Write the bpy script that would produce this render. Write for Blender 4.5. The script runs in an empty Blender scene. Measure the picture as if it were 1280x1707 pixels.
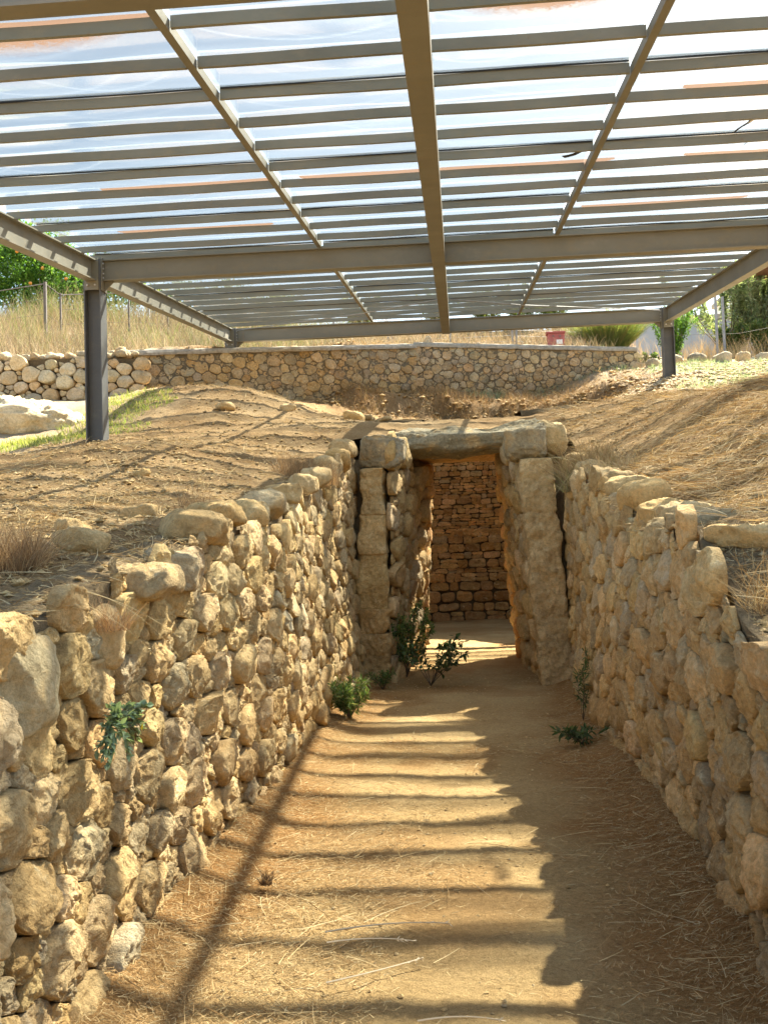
import bpy, math, random
import numpy as np
from mathutils import Matrix, Vector
R_ = math.radians
rng = np.random.default_rng(11)
random.seed(5)
sc = bpy.context.scene
COL = sc.collection

# ---------------------------------------------------------------- camera
def rx(a): return np.array([[1, 0, 0], [0, math.cos(a), -math.sin(a)], [0, math.sin(a), math.cos(a)]])
def rz(a): return np.array([[math.cos(a), -math.sin(a), 0], [math.sin(a), math.cos(a), 0], [0, 0, 1]])
CR = rz(R_(4.35)) @ rx(math.pi / 2 + R_(2.5)) @ rz(R_(-1.75))
cd = bpy.data.cameras.new('camera'); cam = bpy.data.objects.new('camera', cd); COL.objects.link(cam)
m = Matrix([list(r) + [0] for r in CR] + [[0, 0, 0, 1]]); m.translation = (0, 0, 1.6)
cam.matrix_world = m
cd.lens = 35.0; cd.sensor_width = 36; cd.clip_end = 3000; cd.clip_start = .05
sc.camera = cam

# ---------------------------------------------------------------- light
SUN_P, SUN_Q = .48, .75          # sideways and forward shift of a shadow per metre of height
elev = math.atan(1 / math.hypot(SUN_P, SUN_Q)); azim = math.atan2(SUN_P, SUN_Q)
w = bpy.data.worlds.new('World'); sc.world = w; w.use_nodes = True
nt = w.node_tree; bg = nt.nodes['Background']
sky = nt.nodes.new('ShaderNodeTexSky'); sky.sky_type = 'NISHITA'; sky.sun_disc = False
sky.sun_elevation = elev; sky.sun_rotation = azim; sky.air_density = 1.0; sky.dust_density = 2.0; sky.ozone_density = 1.0
wb = nt.nodes.new('ShaderNodeMix'); wb.data_type = 'RGBA'; wb.blend_type = 'MULTIPLY'; wb.inputs[0].default_value = 1; wb.inputs[7].default_value = (.95, .985, .92, 1)
nt.links.new(sky.outputs[0], wb.inputs[6]); nt.links.new(wb.outputs[2], bg.inputs[0]); bg.inputs[1].default_value = .085
sl = bpy.data.lights.new('sun', 'SUN'); sl.energy = 5.0; sl.angle = R_(.6); sl.color = (1, .94, .80)
so = bpy.data.objects.new('sun', sl); COL.objects.link(so)
so.rotation_euler = Vector((SUN_P, SUN_Q, 1)).to_track_quat('Z', 'Y').to_euler(); so.location = (5, 8, 20)
sc.view_settings.view_transform = 'Standard'; sc.view_settings.look = 'None'
sc.view_settings.gamma = 1; sc.view_settings.exposure = 2.27
sc.render.engine = 'CYCLES'
cy = sc.cycles; cy.max_bounces = 8; cy.diffuse_bounces = 5; cy.transparent_max_bounces = 16; cy.transmission_bounces = 4
cy.caustics_reflective = False; cy.caustics_refractive = False; cy.use_denoising = True; cy.sample_clamp_indirect = 8

# ---------------------------------------------------------------- noise
def _h(ix, iy, iz, seed):
    n = (ix.astype(np.int64) * 374761393 + iy.astype(np.int64) * 668265263 + iz.astype(np.int64) * 2147483647 + seed * 974634777) & 0xffffffff
    n = ((n ^ (n >> 13)) * 1274126177) & 0xffffffff
    n = ((n ^ (n >> 16)) * 2246822519) & 0xffffffff
    return ((n ^ (n >> 15)) & 0xffff) / 32767.5 - 1.0
def vnoise(P, seed=0):
    P = np.asarray(P, float); f = np.floor(P); u = P - f; u = u * u * (3 - 2 * u); f = f.astype(np.int64)
    x, y, z = f[:, 0], f[:, 1], f[:, 2]; a, b, c = u[:, 0], u[:, 1], u[:, 2]
    r = 0
    for i in (0, 1):
        for j in (0, 1):
            for k in (0, 1):
                r = r + _h(x + i, y + j, z + k, seed) * (a if i else 1 - a) * (b if j else 1 - b) * (c if k else 1 - c)
    return r
def fbm(P, oct=4, seed=0, gain=.5):
    P = np.asarray(P, float); r = 0; a = 1
    for o in range(oct):
        r = r + a * vnoise(P * 2 ** o + 17.3 * o, seed + o); a *= gain
    return r
def n2(x, y, s, oct=4, seed=0, gain=.5):
    return fbm(np.stack([x * s, y * s, np.zeros_like(x) + seed * 3.7], -1), oct, seed, gain)
def sstep(a, b, x):
    t = np.clip((x - a) / (b - a), 0, 1); return t * t * (3 - 2 * t)

# ---------------------------------------------------------------- mesh helpers
class MB:
    def __init__(s): s.V = []; s.Q = []; s.T = []; s.C = []; s.n = 0
    def add(s, V, Q=None, T=None, C=None):
        V = np.asarray(V, float).reshape(-1, 3)
        if Q is not None and len(Q): s.Q.append(np.asarray(Q, np.int64).reshape(-1, 4) + s.n)
        if T is not None and len(T): s.T.append(np.asarray(T, np.int64).reshape(-1, 3) + s.n)
        C = np.array([.5, .5, .5]) if C is None else np.asarray(C, float)
        if C.ndim == 1: C = np.tile(C, (len(V), 1))
        s.V.append(V); s.C.append(C); s.n += len(V); return s
    def box(s, x0, x1, y0, y1, z0, z1, C=None, rot=0, org=None, bev=0):
        V = np.array([(x, y, z) for x in (x0, x1) for y in (y0, y1) for z in (z0, z1)], float)
        Q = [(0, 1, 3, 2), (4, 6, 7, 5), (0, 4, 5, 1), (2, 3, 7, 6), (0, 2, 6, 4), (1, 5, 7, 3)]
        if rot: V = V @ rz(rot).T
        if org is not None: V = V + np.array(org)
        return s.add(V, Q, None, C)
    def tube(s, pts, r, n=6, C=None, cap=True):
        pts = np.asarray(pts, float); r = np.broadcast_to(np.asarray(r, float), (len(pts),))
        t = np.gradient(pts, axis=0); t /= np.linalg.norm(t, axis=1)[:, None] + 1e-9
        ref = np.array([0, 0, 1.]) if abs(t[:, 2]).mean() < .8 else np.array([1., 0, 0])
        u = np.cross(t, ref); u /= np.linalg.norm(u, axis=1)[:, None] + 1e-9; v = np.cross(t, u)
        a = np.arange(n) * 2 * math.pi / n
        V = pts[:, None] + r[:, None, None] * (np.cos(a)[None, :, None] * u[:, None] + np.sin(a)[None, :, None] * v[:, None])
        k = len(pts); Q = [(i * n + j, i * n + (j + 1) % n, (i + 1) * n + (j + 1) % n, (i + 1) * n + j) for i in range(k - 1) for j in range(n)]
        V = V.reshape(-1, 3); T = []
        if cap:
            V = np.vstack([V, pts[0], pts[-1]]); b = n * k
            T = [(b, (j + 1) % n, j) for j in range(n)] + [(b + 1, (k - 1) * n + j, (k - 1) * n + (j + 1) % n) for j in range(n)]
        return s.add(V, Q, T, C)
    def build(s, name, mat, parent=None, smooth=True, loc=None):
        V = np.vstack(s.V); C = np.vstack(s.C)
        Q = np.vstack(s.Q) if s.Q else np.zeros((0, 4), np.int64); T = np.vstack(s.T) if s.T else np.zeros((0, 3), np.int64)
        if loc is not None: V = V - np.array(loc)
        me = bpy.data.meshes.new(name)
        me.vertices.add(len(V)); me.vertices.foreach_set('co', V.astype(np.float32).ravel())
        me.loops.add(Q.size + T.size); me.loops.foreach_set('vertex_index', np.concatenate([Q.ravel(), T.ravel()]).astype(np.int32))
        nq, ntr = len(Q), len(T); me.polygons.add(nq + ntr)
        st = np.concatenate([np.arange(nq) * 4, nq * 4 + np.arange(ntr) * 3]).astype(np.int32)
        me.polygons.foreach_set('loop_start', st)
        me.polygons.foreach_set('use_smooth', np.full(nq + ntr, smooth, bool))
        me.update(calc_edges=True); me.validate()
        ca = me.color_attributes.new('Col', 'FLOAT_COLOR', 'POINT')
        ca.data.foreach_set('color', np.hstack([C, np.ones((len(C), 1))]).astype(np.float32).ravel())
        me.materials.append(mat)
        o = bpy.data.objects.new(name, me); COL.objects.link(o)
        if parent is not None: o.parent = parent
        elif loc is not None: o.location = loc
        return o
def tag(o, label=None, cat=None, group=None, kind=None):
    if label: o['label'] = label
    if cat: o['category'] = cat
    if group: o['group'] = group
    if kind: o['kind'] = kind
    return o
def empty(name, loc, label, cat, group=None):
    o = bpy.data.objects.new(name, None); o.location = loc; COL.objects.link(o); o.empty_display_size = .2
    return tag(o, label, cat, group)
def gridQ(ni, nj):
    i, j = np.meshgrid(np.arange(ni - 1), np.arange(nj - 1), indexing='ij'); a = (i * nj + j).ravel()
    return np.stack([a, a + nj, a + nj + 1, a + 1], -1)

# ---------------------------------------------------------------- materials
def mat(name, rough=.9, spec=.2):
    m = bpy.data.materials.new(name); m.use_nodes = True
    b = m.node_tree.nodes['Principled BSDF']; b.inputs['Roughness'].default_value = rough
    b.inputs['Specular IOR Level'].default_value = spec
    return m, m.node_tree, b
def noise(nt, scale, detail=6, rough=.6, vec=None):
    n = nt.nodes.new('ShaderNodeTexNoise'); n.inputs['Scale'].default_value = scale; n.inputs['Detail'].default_value = detail
    n.inputs['Roughness'].default_value = rough
    if vec is not None: nt.links.new(vec, n.inputs['Vector'])
    return n.outputs['Fac']
def ramp(nt, fac, stops):
    r = nt.nodes.new('ShaderNodeValToRGB'); e = r.color_ramp.elements
    while len(e) > 1: e.remove(e[-1])
    e[0].position = stops[0][0]; e[0].color = (*stops[0][1], 1)
    for p, c in stops[1:]:
        x = e.new(p); x.color = (*c, 1)
    nt.links.new(fac, r.inputs[0]); return r.outputs[0]
def mix(nt, a, b, fac, mode='MIX'):
    n = nt.nodes.new('ShaderNodeMix'); n.data_type = 'RGBA'; n.blend_type = mode
    for v, s in ((fac, n.inputs[0]), (a, n.inputs[6]), (b, n.inputs[7])):
        if isinstance(v, (int, float)): s.default_value = v
        elif isinstance(v, tuple): s.default_value = (*v, 1)
        else: nt.links.new(v, s)
    return n.outputs[2]
def bump(nt, b, h, strength=.5, dist=.01):
    n = nt.nodes.new('ShaderNodeBump'); n.inputs['Strength'].default_value = strength; n.inputs['Distance'].default_value = dist
    nt.links.new(h, n.inputs['Height']); nt.links.new(n.outputs[0], b.inputs['Normal'])
def attr(nt, name='Col'):
    a = nt.nodes.new('ShaderNodeAttribute'); a.attribute_name = name; return a.outputs['Color']
def ocoord(nt): return nt.nodes.new('ShaderNodeTexCoord').outputs['Object']
def g(v): return (v, v, v)

def stone_mat(name, gain=(1, 1, 1), fine=1.0):
    m, t, b = mat(name, .92, .15); co = ocoord(t)
    c = attr(t)
    c = mix(t, c, ramp(t, noise(t, 3.1, 5, .6, co), [(.3, (.80, .76, .70)), (.7, (1.18, 1.17, 1.16))]), 1.0, 'MULTIPLY')
    c = mix(t, c, ramp(t, noise(t, 26, 8, .7, co), [(.32, (.66, .62, .56)), (.5, g(1.0)), (.72, (1.25, 1.25, 1.25))]), .85, 'MULTIPLY')
    # lichen / weather marks and ochre earth
    c = mix(t, c, (.50, .34, .17), ramp(t, noise(t, 5.3, 7, .65, co), [(.5, g(0)), (.66, g(.55))]))
    c = mix(t, c, (.29, .26, .21), ramp(t, noise(t, 7.7, 9, .72, co), [(.58, g(0)), (.68, g(.4))]))
    c = mix(t, c, (.68, .60, .45), ramp(t, noise(t, 11, 9, .75, co), [(.57, g(0)), (.66, g(.6))]))
    c = mix(t, c, (.10, .085, .065), ramp(t, noise(t, 70, 5, .75, co), [(.64, g(0)), (.72, g(.65))]))
    c = mix(t, c, ramp(t, noise(t, 60, 6, .8, co), [(.3, g(.72)), (.5, g(1)), (.7, g(1.22))]), .8, 'MULTIPLY')
    c = mix(t, c, gain, 1.0, 'MULTIPLY')
    t.links.new(c, b.inputs['Base Color'])
    h1 = noise(t, 22, 10, .68, co); h2 = noise(t, 120 * fine, 6, .7, co)
    ad = t.nodes.new('ShaderNodeMath'); ad.operation = 'MULTIPLY_ADD'; t.links.new(h2, ad.inputs[0]); ad.inputs[1].default_value = .35; t.links.new(h1, ad.inputs[2])
    bump(t, b, ad.outputs[0], 1.0, .038)
    return m
M = {}
M['stone'] = stone_mat('limestone_rubble', (1.27, 1.17, .93))
M['earth'] = None
def earth_mat(name, cols, sc1=.9):
    m, t, b = mat(name, .97, .05); co = ocoord(t)
    c = ramp(t, noise(t, sc1, 8, .62, co), [(.3, cols[0]), (.5, cols[1]), (.7, cols[2])])
    c = mix(t, c, attr(t), 1.0, 'MULTIPLY')
    c = mix(t, c, ramp(t, noise(t, 38, 8, .75, co), [(.3, (.62, .6, .56)), (.5, g(1)), (.72, (1.3, 1.3, 1.28))]), .8, 'MULTIPLY')
    c = mix(t, c, ramp(t, noise(t, 190, 3, .6, co), [(.3, (.6, .58, .55)), (.5, g(1)), (.7, (1.25, 1.25, 1.25))]), .7, 'MULTIPLY')
    t.links.new(c, b.inputs['Base Color'])
    h1 = noise(t, 30, 10, .75, co); h2 = noise(t, 170, 4, .7, co)
    ad = t.nodes.new('ShaderNodeMath'); ad.operation = 'MULTIPLY_ADD'; t.links.new(h2, ad.inputs[0]); ad.inputs[1].default_value = .4; t.links.new(h1, ad.inputs[2])
    bump(t, b, ad.outputs[0], 1.0, .035)
    return m
M['ground'] = earth_mat('dry_earth', [(.27, .175, .085), (.38, .26, .135), (.49, .35, .195)])
M['floor'] = earth_mat('trodden_earth', [(.38, .245, .105), (.48, .325, .15), (.575, .41, .205)], .7)
def leaf_mat(name, trans=.35, rough=.75, tint=(1.25, 1.2, .6)):
    m = bpy.data.materials.new(name); m.use_nodes = True; t = m.node_tree; t.nodes.clear()
    o = t.nodes.new('ShaderNodeOutputMaterial'); d = t.nodes.new('ShaderNodeBsdfPrincipled'); tr = t.nodes.new('ShaderNodeBsdfTranslucent')
    mx = t.nodes.new('ShaderNodeMixShader'); mx.inputs[0].default_value = trans
    d.inputs['Roughness'].default_value = rough; d.inputs['Specular IOR Level'].default_value = .3
    c = attr(t); t.links.new(c, d.inputs['Base Color']); t.links.new(mix(t, c, tint, 1.0, 'MULTIPLY'), tr.inputs['Color'])
    t.links.new(d.outputs[0], mx.inputs[1]); t.links.new(tr.outputs[0], mx.inputs[2]); t.links.new(mx.outputs[0], o.inputs[0])
    return m
M['leaf'] = leaf_mat('leaf', .42); M['straw'] = leaf_mat('dry_straw', .2, .85, (1.05, .98, .85))
def metal_mat(name, col, dirt):
    m, t, b = mat(name, .55, .4); co = ocoord(t)
    mp = t.nodes.new('ShaderNodeMapping'); mp.inputs['Scale'].default_value = (.6, 1.0, 1.0); t.links.new(co, mp.inputs[0])
    c = ramp(t, noise(t, 2.2, 6, .6, mp.outputs[0]), [(.3, tuple(x * .86 for x in col)), (.7, tuple(x * 1.1 for x in col))])
    c = mix(t, c, dirt, ramp(t, noise(t, 8, 8, .7, mp.outputs[0]), [(.52, g(0)), (.75, g(.65))]))
    c = mix(t, c, (.05, .035, .025), ramp(t, noise(t, 40, 5, .7, co), [(.66, g(0)), (.74, g(.6))]))
    c = mix(t, c, (.22, .10, .045), ramp(t, noise(t, 5.5, 10, .8, co), [(.62, g(0)), (.70, g(.55))]))
    c = mix(t, c, (.33, .31, .27), ramp(t, noise(t, 3.2, 8, .75, mp.outputs[0]), [(.56, g(0)), (.72, g(.35))]))
    t.links.new(c, b.inputs['Base Color']); bump(t, b, noise(t, 60, 4, .6, co), .12, .004); return m
M['steel'] = metal_mat('painted_steel', (.215, .205, .165), (.27, .225, .14))
M['purlin'] = metal_mat('painted_box_section', (.235, .235, .195), (.31, .27, .18))
M['post'] = metal_mat('post_paint', (.115, .118, .12), (.16, .15, .125))
def simple(name, col, rough=.8, n=8, amp=.25, spec=.3, attrc=False):
    m, t, b = mat(name, rough, spec); co = ocoord(t)
    c = ramp(t, noise(t, n, 7, .65, co), [(.3, tuple(x * (1 - amp) for x in col)), (.7, tuple(x * (1 + amp) for x in col))])
    if attrc: c = mix(t, c, attr(t), 1, 'MULTIPLY')
    t.links.new(c, b.inputs['Base Color']); bump(t, b, noise(t, n * 5, 5, .6, co), .3, .005); return m
M['black'] = simple('rubber_edge', (.035, .033, .03)); M['bolt'] = simple('zinc', (.55, .55, .55), .35)
M['coping'] = simple('concrete_coping', (.36, .32, .25), .95, 14, .3, .1)
M['bark'] = simple('bark', (.16, .12, .085), .95, 12, .4, .1)
M['wire'] = simple('rusty_wire', (.15, .13, .115)); M['galv'] = simple('galvanised', (.30, .30, .30), .5)
M['red'] = simple('red_paint', (.36, .10, .09), .5, 6, .15); M['white'] = simple('whitewash', (.72, .72, .72), .9, 2, .08)
M['render'] = simple('blue_grey_render', (.40, .43, .46), .9, 2, .08)
M['label'] = simple('paper_label', (.75, .75, .75), .7, 5, .05); M['wood'] = simple('weathered_wood', (.20, .11, .065), .85, 14, .35)
M['dark'] = simple('dark_void', (.02, .02, .02)); M['window'] = simple('window_glass', (.05, .06, .07), .2, 2, .1, .6)
M['mortar'] = earth_mat('earth_mortar', [(.22, .155, .085), (.29, .21, .12), (.37, .275, .16)], 3)
M['lime'] = earth_mat('lime_mortar', [(.34, .275, .18), (.42, .35, .235), (.50, .42, .30)], 3)
M['hill'] = simple('far_hill', (.16, .19, .17), 1, .05, .25, 0)

# ---------------------------------------------------------------- terrain
YL = lambda x: np.interp(x, [-60, -7.6, -6.9, -.95, 4.6, 30, 60], [19.85, 19.85, 20.15, 24.1, 24.7, 25, 25])
YH = lambda x: np.interp(x, [-60, -7.4, -6.3, -.9, 3.6, 4.8, 60], [.95, .95, 1.0, 1.25, .55, .08, 0])
def steps(x, y):
    s = YH(x) * sstep(-.12, .12, y - YL(x))
    cut = np.interp(x, [-4, -2.4, 3.4, 4.4], [0, 1, 1, 0]) * .36
    return s + cut * sstep(22.3, 22.85, y + .12 * np.sin(x * 2.1) + .07 * np.sin(x * 5.3))
CP = np.array([
 (-1.5,-3,.8),(-1.5,0,1.15),(-1.5,3,1.44),(-1.5,4,1.55),(-1.5,5,1.6),(-1.5,6,1.78),(-1.5,7.3,1.86),(-1.5,8.3,2.05),(-1.5,10.2,2.35),(-1.5,11.4,2.65),(-1.5,12.8,2.95),
 (-3,0,1.15),(-3,4,1.62),(-3,7,2.02),(-3,10,2.6),(-3,13,3.15),(-3,16,3.9),(-3.4,19,4.65),(-4.5,18,4.75),(-5,13.5,3.32),(-5,10.5,2.72),(-5,8,2.25),(-5,4,1.65),
 (-5.6,16,3.85),(-7,14,3.25),(-7,17,4.15),(-7,19.2,4.9),(-9,18,4.6),(-9,14,3.3),(-12,18,4.7),(-9,6,1.95),(-9,0,1.1),(-5,20.5,5.25),
 (-.5,14.4,3.25),(1,14.4,3.28),(-2.2,16,3.9),(-2.5,19,4.3),(-2.3,21.4,4.5),(0,22.2,4.5),(2.6,22,4.55),(3.3,19,4.3),(2.4,16,3.95),
 (0,22.9,5.12),(-2.8,22.2,5.1),(3,23,5.15),(0,23.9,5.5),(-5.6,22.4,6.25),(-3,24.4,6.5),(0,25.4,6.75),(4,24.3,5.95),(4.5,21.8,5.26),
 (1.4,-3,.6),(1.4,0,.85),(1.4,4.2,1.22),(1.4,5,1.55),(1.45,6.5,1.76),(1.45,7.5,1.9),(1.45,9,2.15),(1.45,11,2.45),(1.45,12.8,2.8),
 (3,4,1.6),(3,7,2.3),(3,9.5,2.82),(3,12.5,3.38),(4.5,14,3.80),(4,16.3,4.0),(5,18,4.3),(6,22,5.32),(8,14,4.2),(8,8,3.0),(8,20,4.85),(8,25,6.2),(12,25,6.4),(7,30,7.1),(12,30,7.2),(20,30,7.2),(20,20,5),(20,5,2.5),(15,-5,1),
 (-3,26.6,7.15),(0,26.8,6.95),(4,26.6,6.55),(0,30,8.25),(4,30,7.9),(-3,30,8.3),(-9,21.4,6.05),(-10,24,6.85),(-10.5,27,8.2),(-14,28,8.6),(-10,34,9.6),(-6,28,8.1),(-20,34,9.4),(0,36,8.8),(-20,24,7.6),(10,40,7.8),(-20,0,1.5),(-40,30,10),(40,30,8),(0,60,9),(40,60,9),(-40,60,11)], float)
def _phi(d2): return .5 * d2 * np.log(d2 + 1e-9)
_P = CP[:, :2]; _z = CP[:, 2] - steps(CP[:, 0], CP[:, 1])
_A = _phi(((_P[:, None] - _P[None]) ** 2).sum(-1)) + np.eye(len(_P)) * .02
_B = np.hstack([np.ones((len(_P), 1)), _P])
_S = np.linalg.solve(np.block([[_A, _B], [_B.T, np.zeros((3, 3))]]), np.concatenate([_z, np.zeros(3)]))
def base_h(x, y):
    x = np.asarray(x, float); y = np.asarray(y, float); sh = x.shape; x = x.ravel(); y = y.ravel(); out = np.empty(len(x))
    xc = np.clip(x, -60, 60); yc = np.clip(y, -8, 80)
    for i in range(0, len(x), 40000):
        a, b = xc[i:i + 40000], yc[i:i + 40000]
        k = _phi((a[:, None] - _P[None, :, 0]) ** 2 + (b[:, None] - _P[None, :, 1]) ** 2)
        out[i:i + 40000] = k @ _S[:len(_P)] + _S[-3] + _S[-2] * a + _S[-1] * b
    return (out + steps(x, y)).reshape(sh)
def T(x, y, fine=True):
    x = np.asarray(x, float); y = np.asarray(y, float)
    z = base_h(x, y)
    xr, yr = x.ravel(), y.ravel()
    near = np.exp(-np.clip(np.hypot(xr, yr - 10) - 25, 0, 99) / 20)
    d = .085 * n2(xr, yr, .55, 3, 3) + .028 * n2(xr, yr, 1.7, 3, 5)
    if fine:
        d = d + .016 * n2(xr, yr, 6, 4, 7, .7)
        cl = n2(xr, yr, 9.5, 2, 21); d = d + .022 * np.clip(cl - .35, 0, 1)
    # downhill creases on the mound sides
    d = d + .008 * np.abs(n2(xr, yr, 3.1, 4, 9, .6))
    bk = .75 * sstep(21.6, 22.3, yr) * sstep(23.6, 22.9, yr) * (np.abs(xr) < 5); d = d + bk * (.07 * n2(xr, yr, 2.7, 4, 33, .65) + .05 * np.abs(n2(xr, yr, 7, 3, 34, .6)))
    return z + (d * near).reshape(x.shape)
WLX = -1.40     # faces of the passage walls
def wall_l(y): return np.interp(y, [-3, 3.4, 12.5], [-1.43, -1.42, -1.36])
def wall_r(y): return np.interp(y, [-3, 4, 12.2], [1.12, 1.15, 1.30])
HC = (0.65, 19.15)
def cavity(x, y):
    tr = (x > wall_l(y) - .22) & (x < wall_r(y) + .22) & (y < 13.9) & (y > -7)
    return tr | (np.abs((x - HC[0]) / 2.8) ** 2.8 + np.abs((y - HC[1]) / 3.15) ** 2.8 < 1)
def lines(segs):
    out = [segs[0][0]]
    for a, b, d0, d1 in segs:
        x = a
        while x < b - 1e-6:
            t = (x - a) / (b - a); x = min(b, x + d0 + (d1 - d0) * t); out.append(x)
    return np.array(out)
gx = lines([(-400, -60, 40, 20), (-60, -12, 5, .5), (-12, -6, .3, .07), (-6, 5.5, .045, .045), (5.5, 12, .07, .3), (12, 60, .5, 5), (60, 400, 20, 40)])
gy = lines([(-300, -10, 50, 3), (-10, 0, .5, .1), (0, 9, .045, .045), (9, 19, .05, .07), (19, 27, .07, .1), (27, 60, .12, 3), (60, 900, 5, 60)])
GX, GY = np.meshgrid(gx, gy, indexing='ij')
GZ = T(GX, GY)
fall = sstep(-4, -9, GY) * (np.abs(GX) < 8); GZ = GZ * (1 - .6 * fall)
V = np.stack([GX, GY, GZ], -1).reshape(-1, 3); Q = gridQ(len(gx), len(gy))
fc = V[Q].mean(1); keep = ~cavity(fc[:, 0], fc[:, 1]); Q = Q[keep]
used = np.zeros(len(V), bool); used[Q.ravel()] = True; remap = np.cumsum(used) - 1
Vg = V[used]; Qg = remap[Q]
# soil colour: paler stony ground outside the shelter, browner on the mound
x, y = Vg[:, 0], Vg[:, 1]
pale = sstep(4.2, 5.6, x + .12 * (y - 16)) * sstep(14.5, 17.5, y + .4 * n2(x, y, .8, 2, 31)); pale = np.maximum(pale, sstep(19.5, 21.5, y) * sstep(2.5, 4.2, x) * .8)
pale = np.maximum(pale, sstep(-5.2, -6.6, x) * sstep(11, 13, y) * .7)
brown = .5 + .5 * n2(x, y, .9, 3, 40)
C = np.array([1., 1, 1]) * (1 - .22 * np.clip(brown, 0, 1)[:, None] * np.array([.7, 1, 1.3]))
C = C * (1 - pale[:, None]) + pale[:, None] * np.array([1.25, 1.45, 1.9])
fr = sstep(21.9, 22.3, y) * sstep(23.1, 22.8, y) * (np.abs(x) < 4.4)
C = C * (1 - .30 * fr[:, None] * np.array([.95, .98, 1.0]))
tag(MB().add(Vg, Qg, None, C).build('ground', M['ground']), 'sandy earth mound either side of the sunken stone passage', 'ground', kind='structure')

# floor of the passage and chamber
fx = lines([(-3.6, -1.7, .1, .05), (-1.7, 1.6, .022, .022), (1.6, 3.8, .05, .1)]); fy = lines([(-6, 2.8, .3, .03), (2.8, 6.5, .022, .022), (6.5, 12, .03, .05), (12, 24.8, .06, .1)])
def F(x, y, fine=True):
    x = np.asarray(x, float); y = np.asarray(y, float); s = x.shape; x = x.ravel(); y = y.ravel()
    edge = np.minimum(np.abs(x - wall_l(y)), np.abs(wall_r(y) - x))
    z = .022 * n2(x, y, 1.3, 3, 61) + .07 * np.exp(-(edge / .22) ** 2) * (y < 12.5)
    if fine:
        z = z + .006 * n2(x, y, 7, 3, 62) + .004 * n2(x, y, 30, 2, 63)
        cr = np.abs(n2(x, y, 2.3, 4, 64)); z = z - .006 * np.exp(-(cr / .02) ** 2) * (n2(x, y, .9, 2, 65) > 0)
    return z.reshape(s)
X, Y = np.meshgrid(fx, fy, indexing='ij'); Z = F(X, Y)
xx, yy = X.ravel(), Y.ravel()
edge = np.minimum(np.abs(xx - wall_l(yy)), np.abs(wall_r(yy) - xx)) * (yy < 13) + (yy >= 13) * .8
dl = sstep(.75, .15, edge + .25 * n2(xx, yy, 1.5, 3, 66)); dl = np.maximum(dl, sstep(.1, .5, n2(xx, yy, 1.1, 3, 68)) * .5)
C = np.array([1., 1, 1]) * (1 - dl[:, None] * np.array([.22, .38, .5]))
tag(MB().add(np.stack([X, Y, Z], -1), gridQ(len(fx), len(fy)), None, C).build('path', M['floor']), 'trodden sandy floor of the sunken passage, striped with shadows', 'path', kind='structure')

# ---------------------------------------------------------------- stones
PAL = np.array([(.50, .385, .235), (.46, .345, .205), (.54, .43, .285), (.43, .34, .225), (.49, .36, .20), (.40, .335, .25), (.55, .42, .25)])
PALG = np.array([(.42, .38, .31), (.47, .41, .32), (.38, .35, .30), (.51, .44, .34), (.44, .35, .25), (.35, .32, .27)])
PALO = np.array([(.50, .31, .155), (.45, .27, .135), (.53, .35, .185), (.41, .25, .135), (.47, .27, .12), (.50, .33, .20)])
def pack(S0, S1, T0, T1, rad, an, tries, rg):
    """darts of shrinking radius in (s*an, t) space"""
    W = (S1 - S0) * an; pts = np.zeros((0, 2)); rs = np.zeros(0)
    for r, n in zip(rad, tries):
        n = int(n * W * (T1 - T0) / (r * r))
        cand = rg.random((n, 2)) * [W, T1 - T0] + [0, T0]
        for c in cand:
            if len(pts):
                d = np.hypot(pts[:, 0] - c[0], pts[:, 1] - c[1])
                if (d < (rs + r) * .93).any(): continue
            pts = np.vstack([pts, c]); rs = np.append(rs, r * rg.uniform(.9, 1.1))
    return pts, rs
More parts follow.
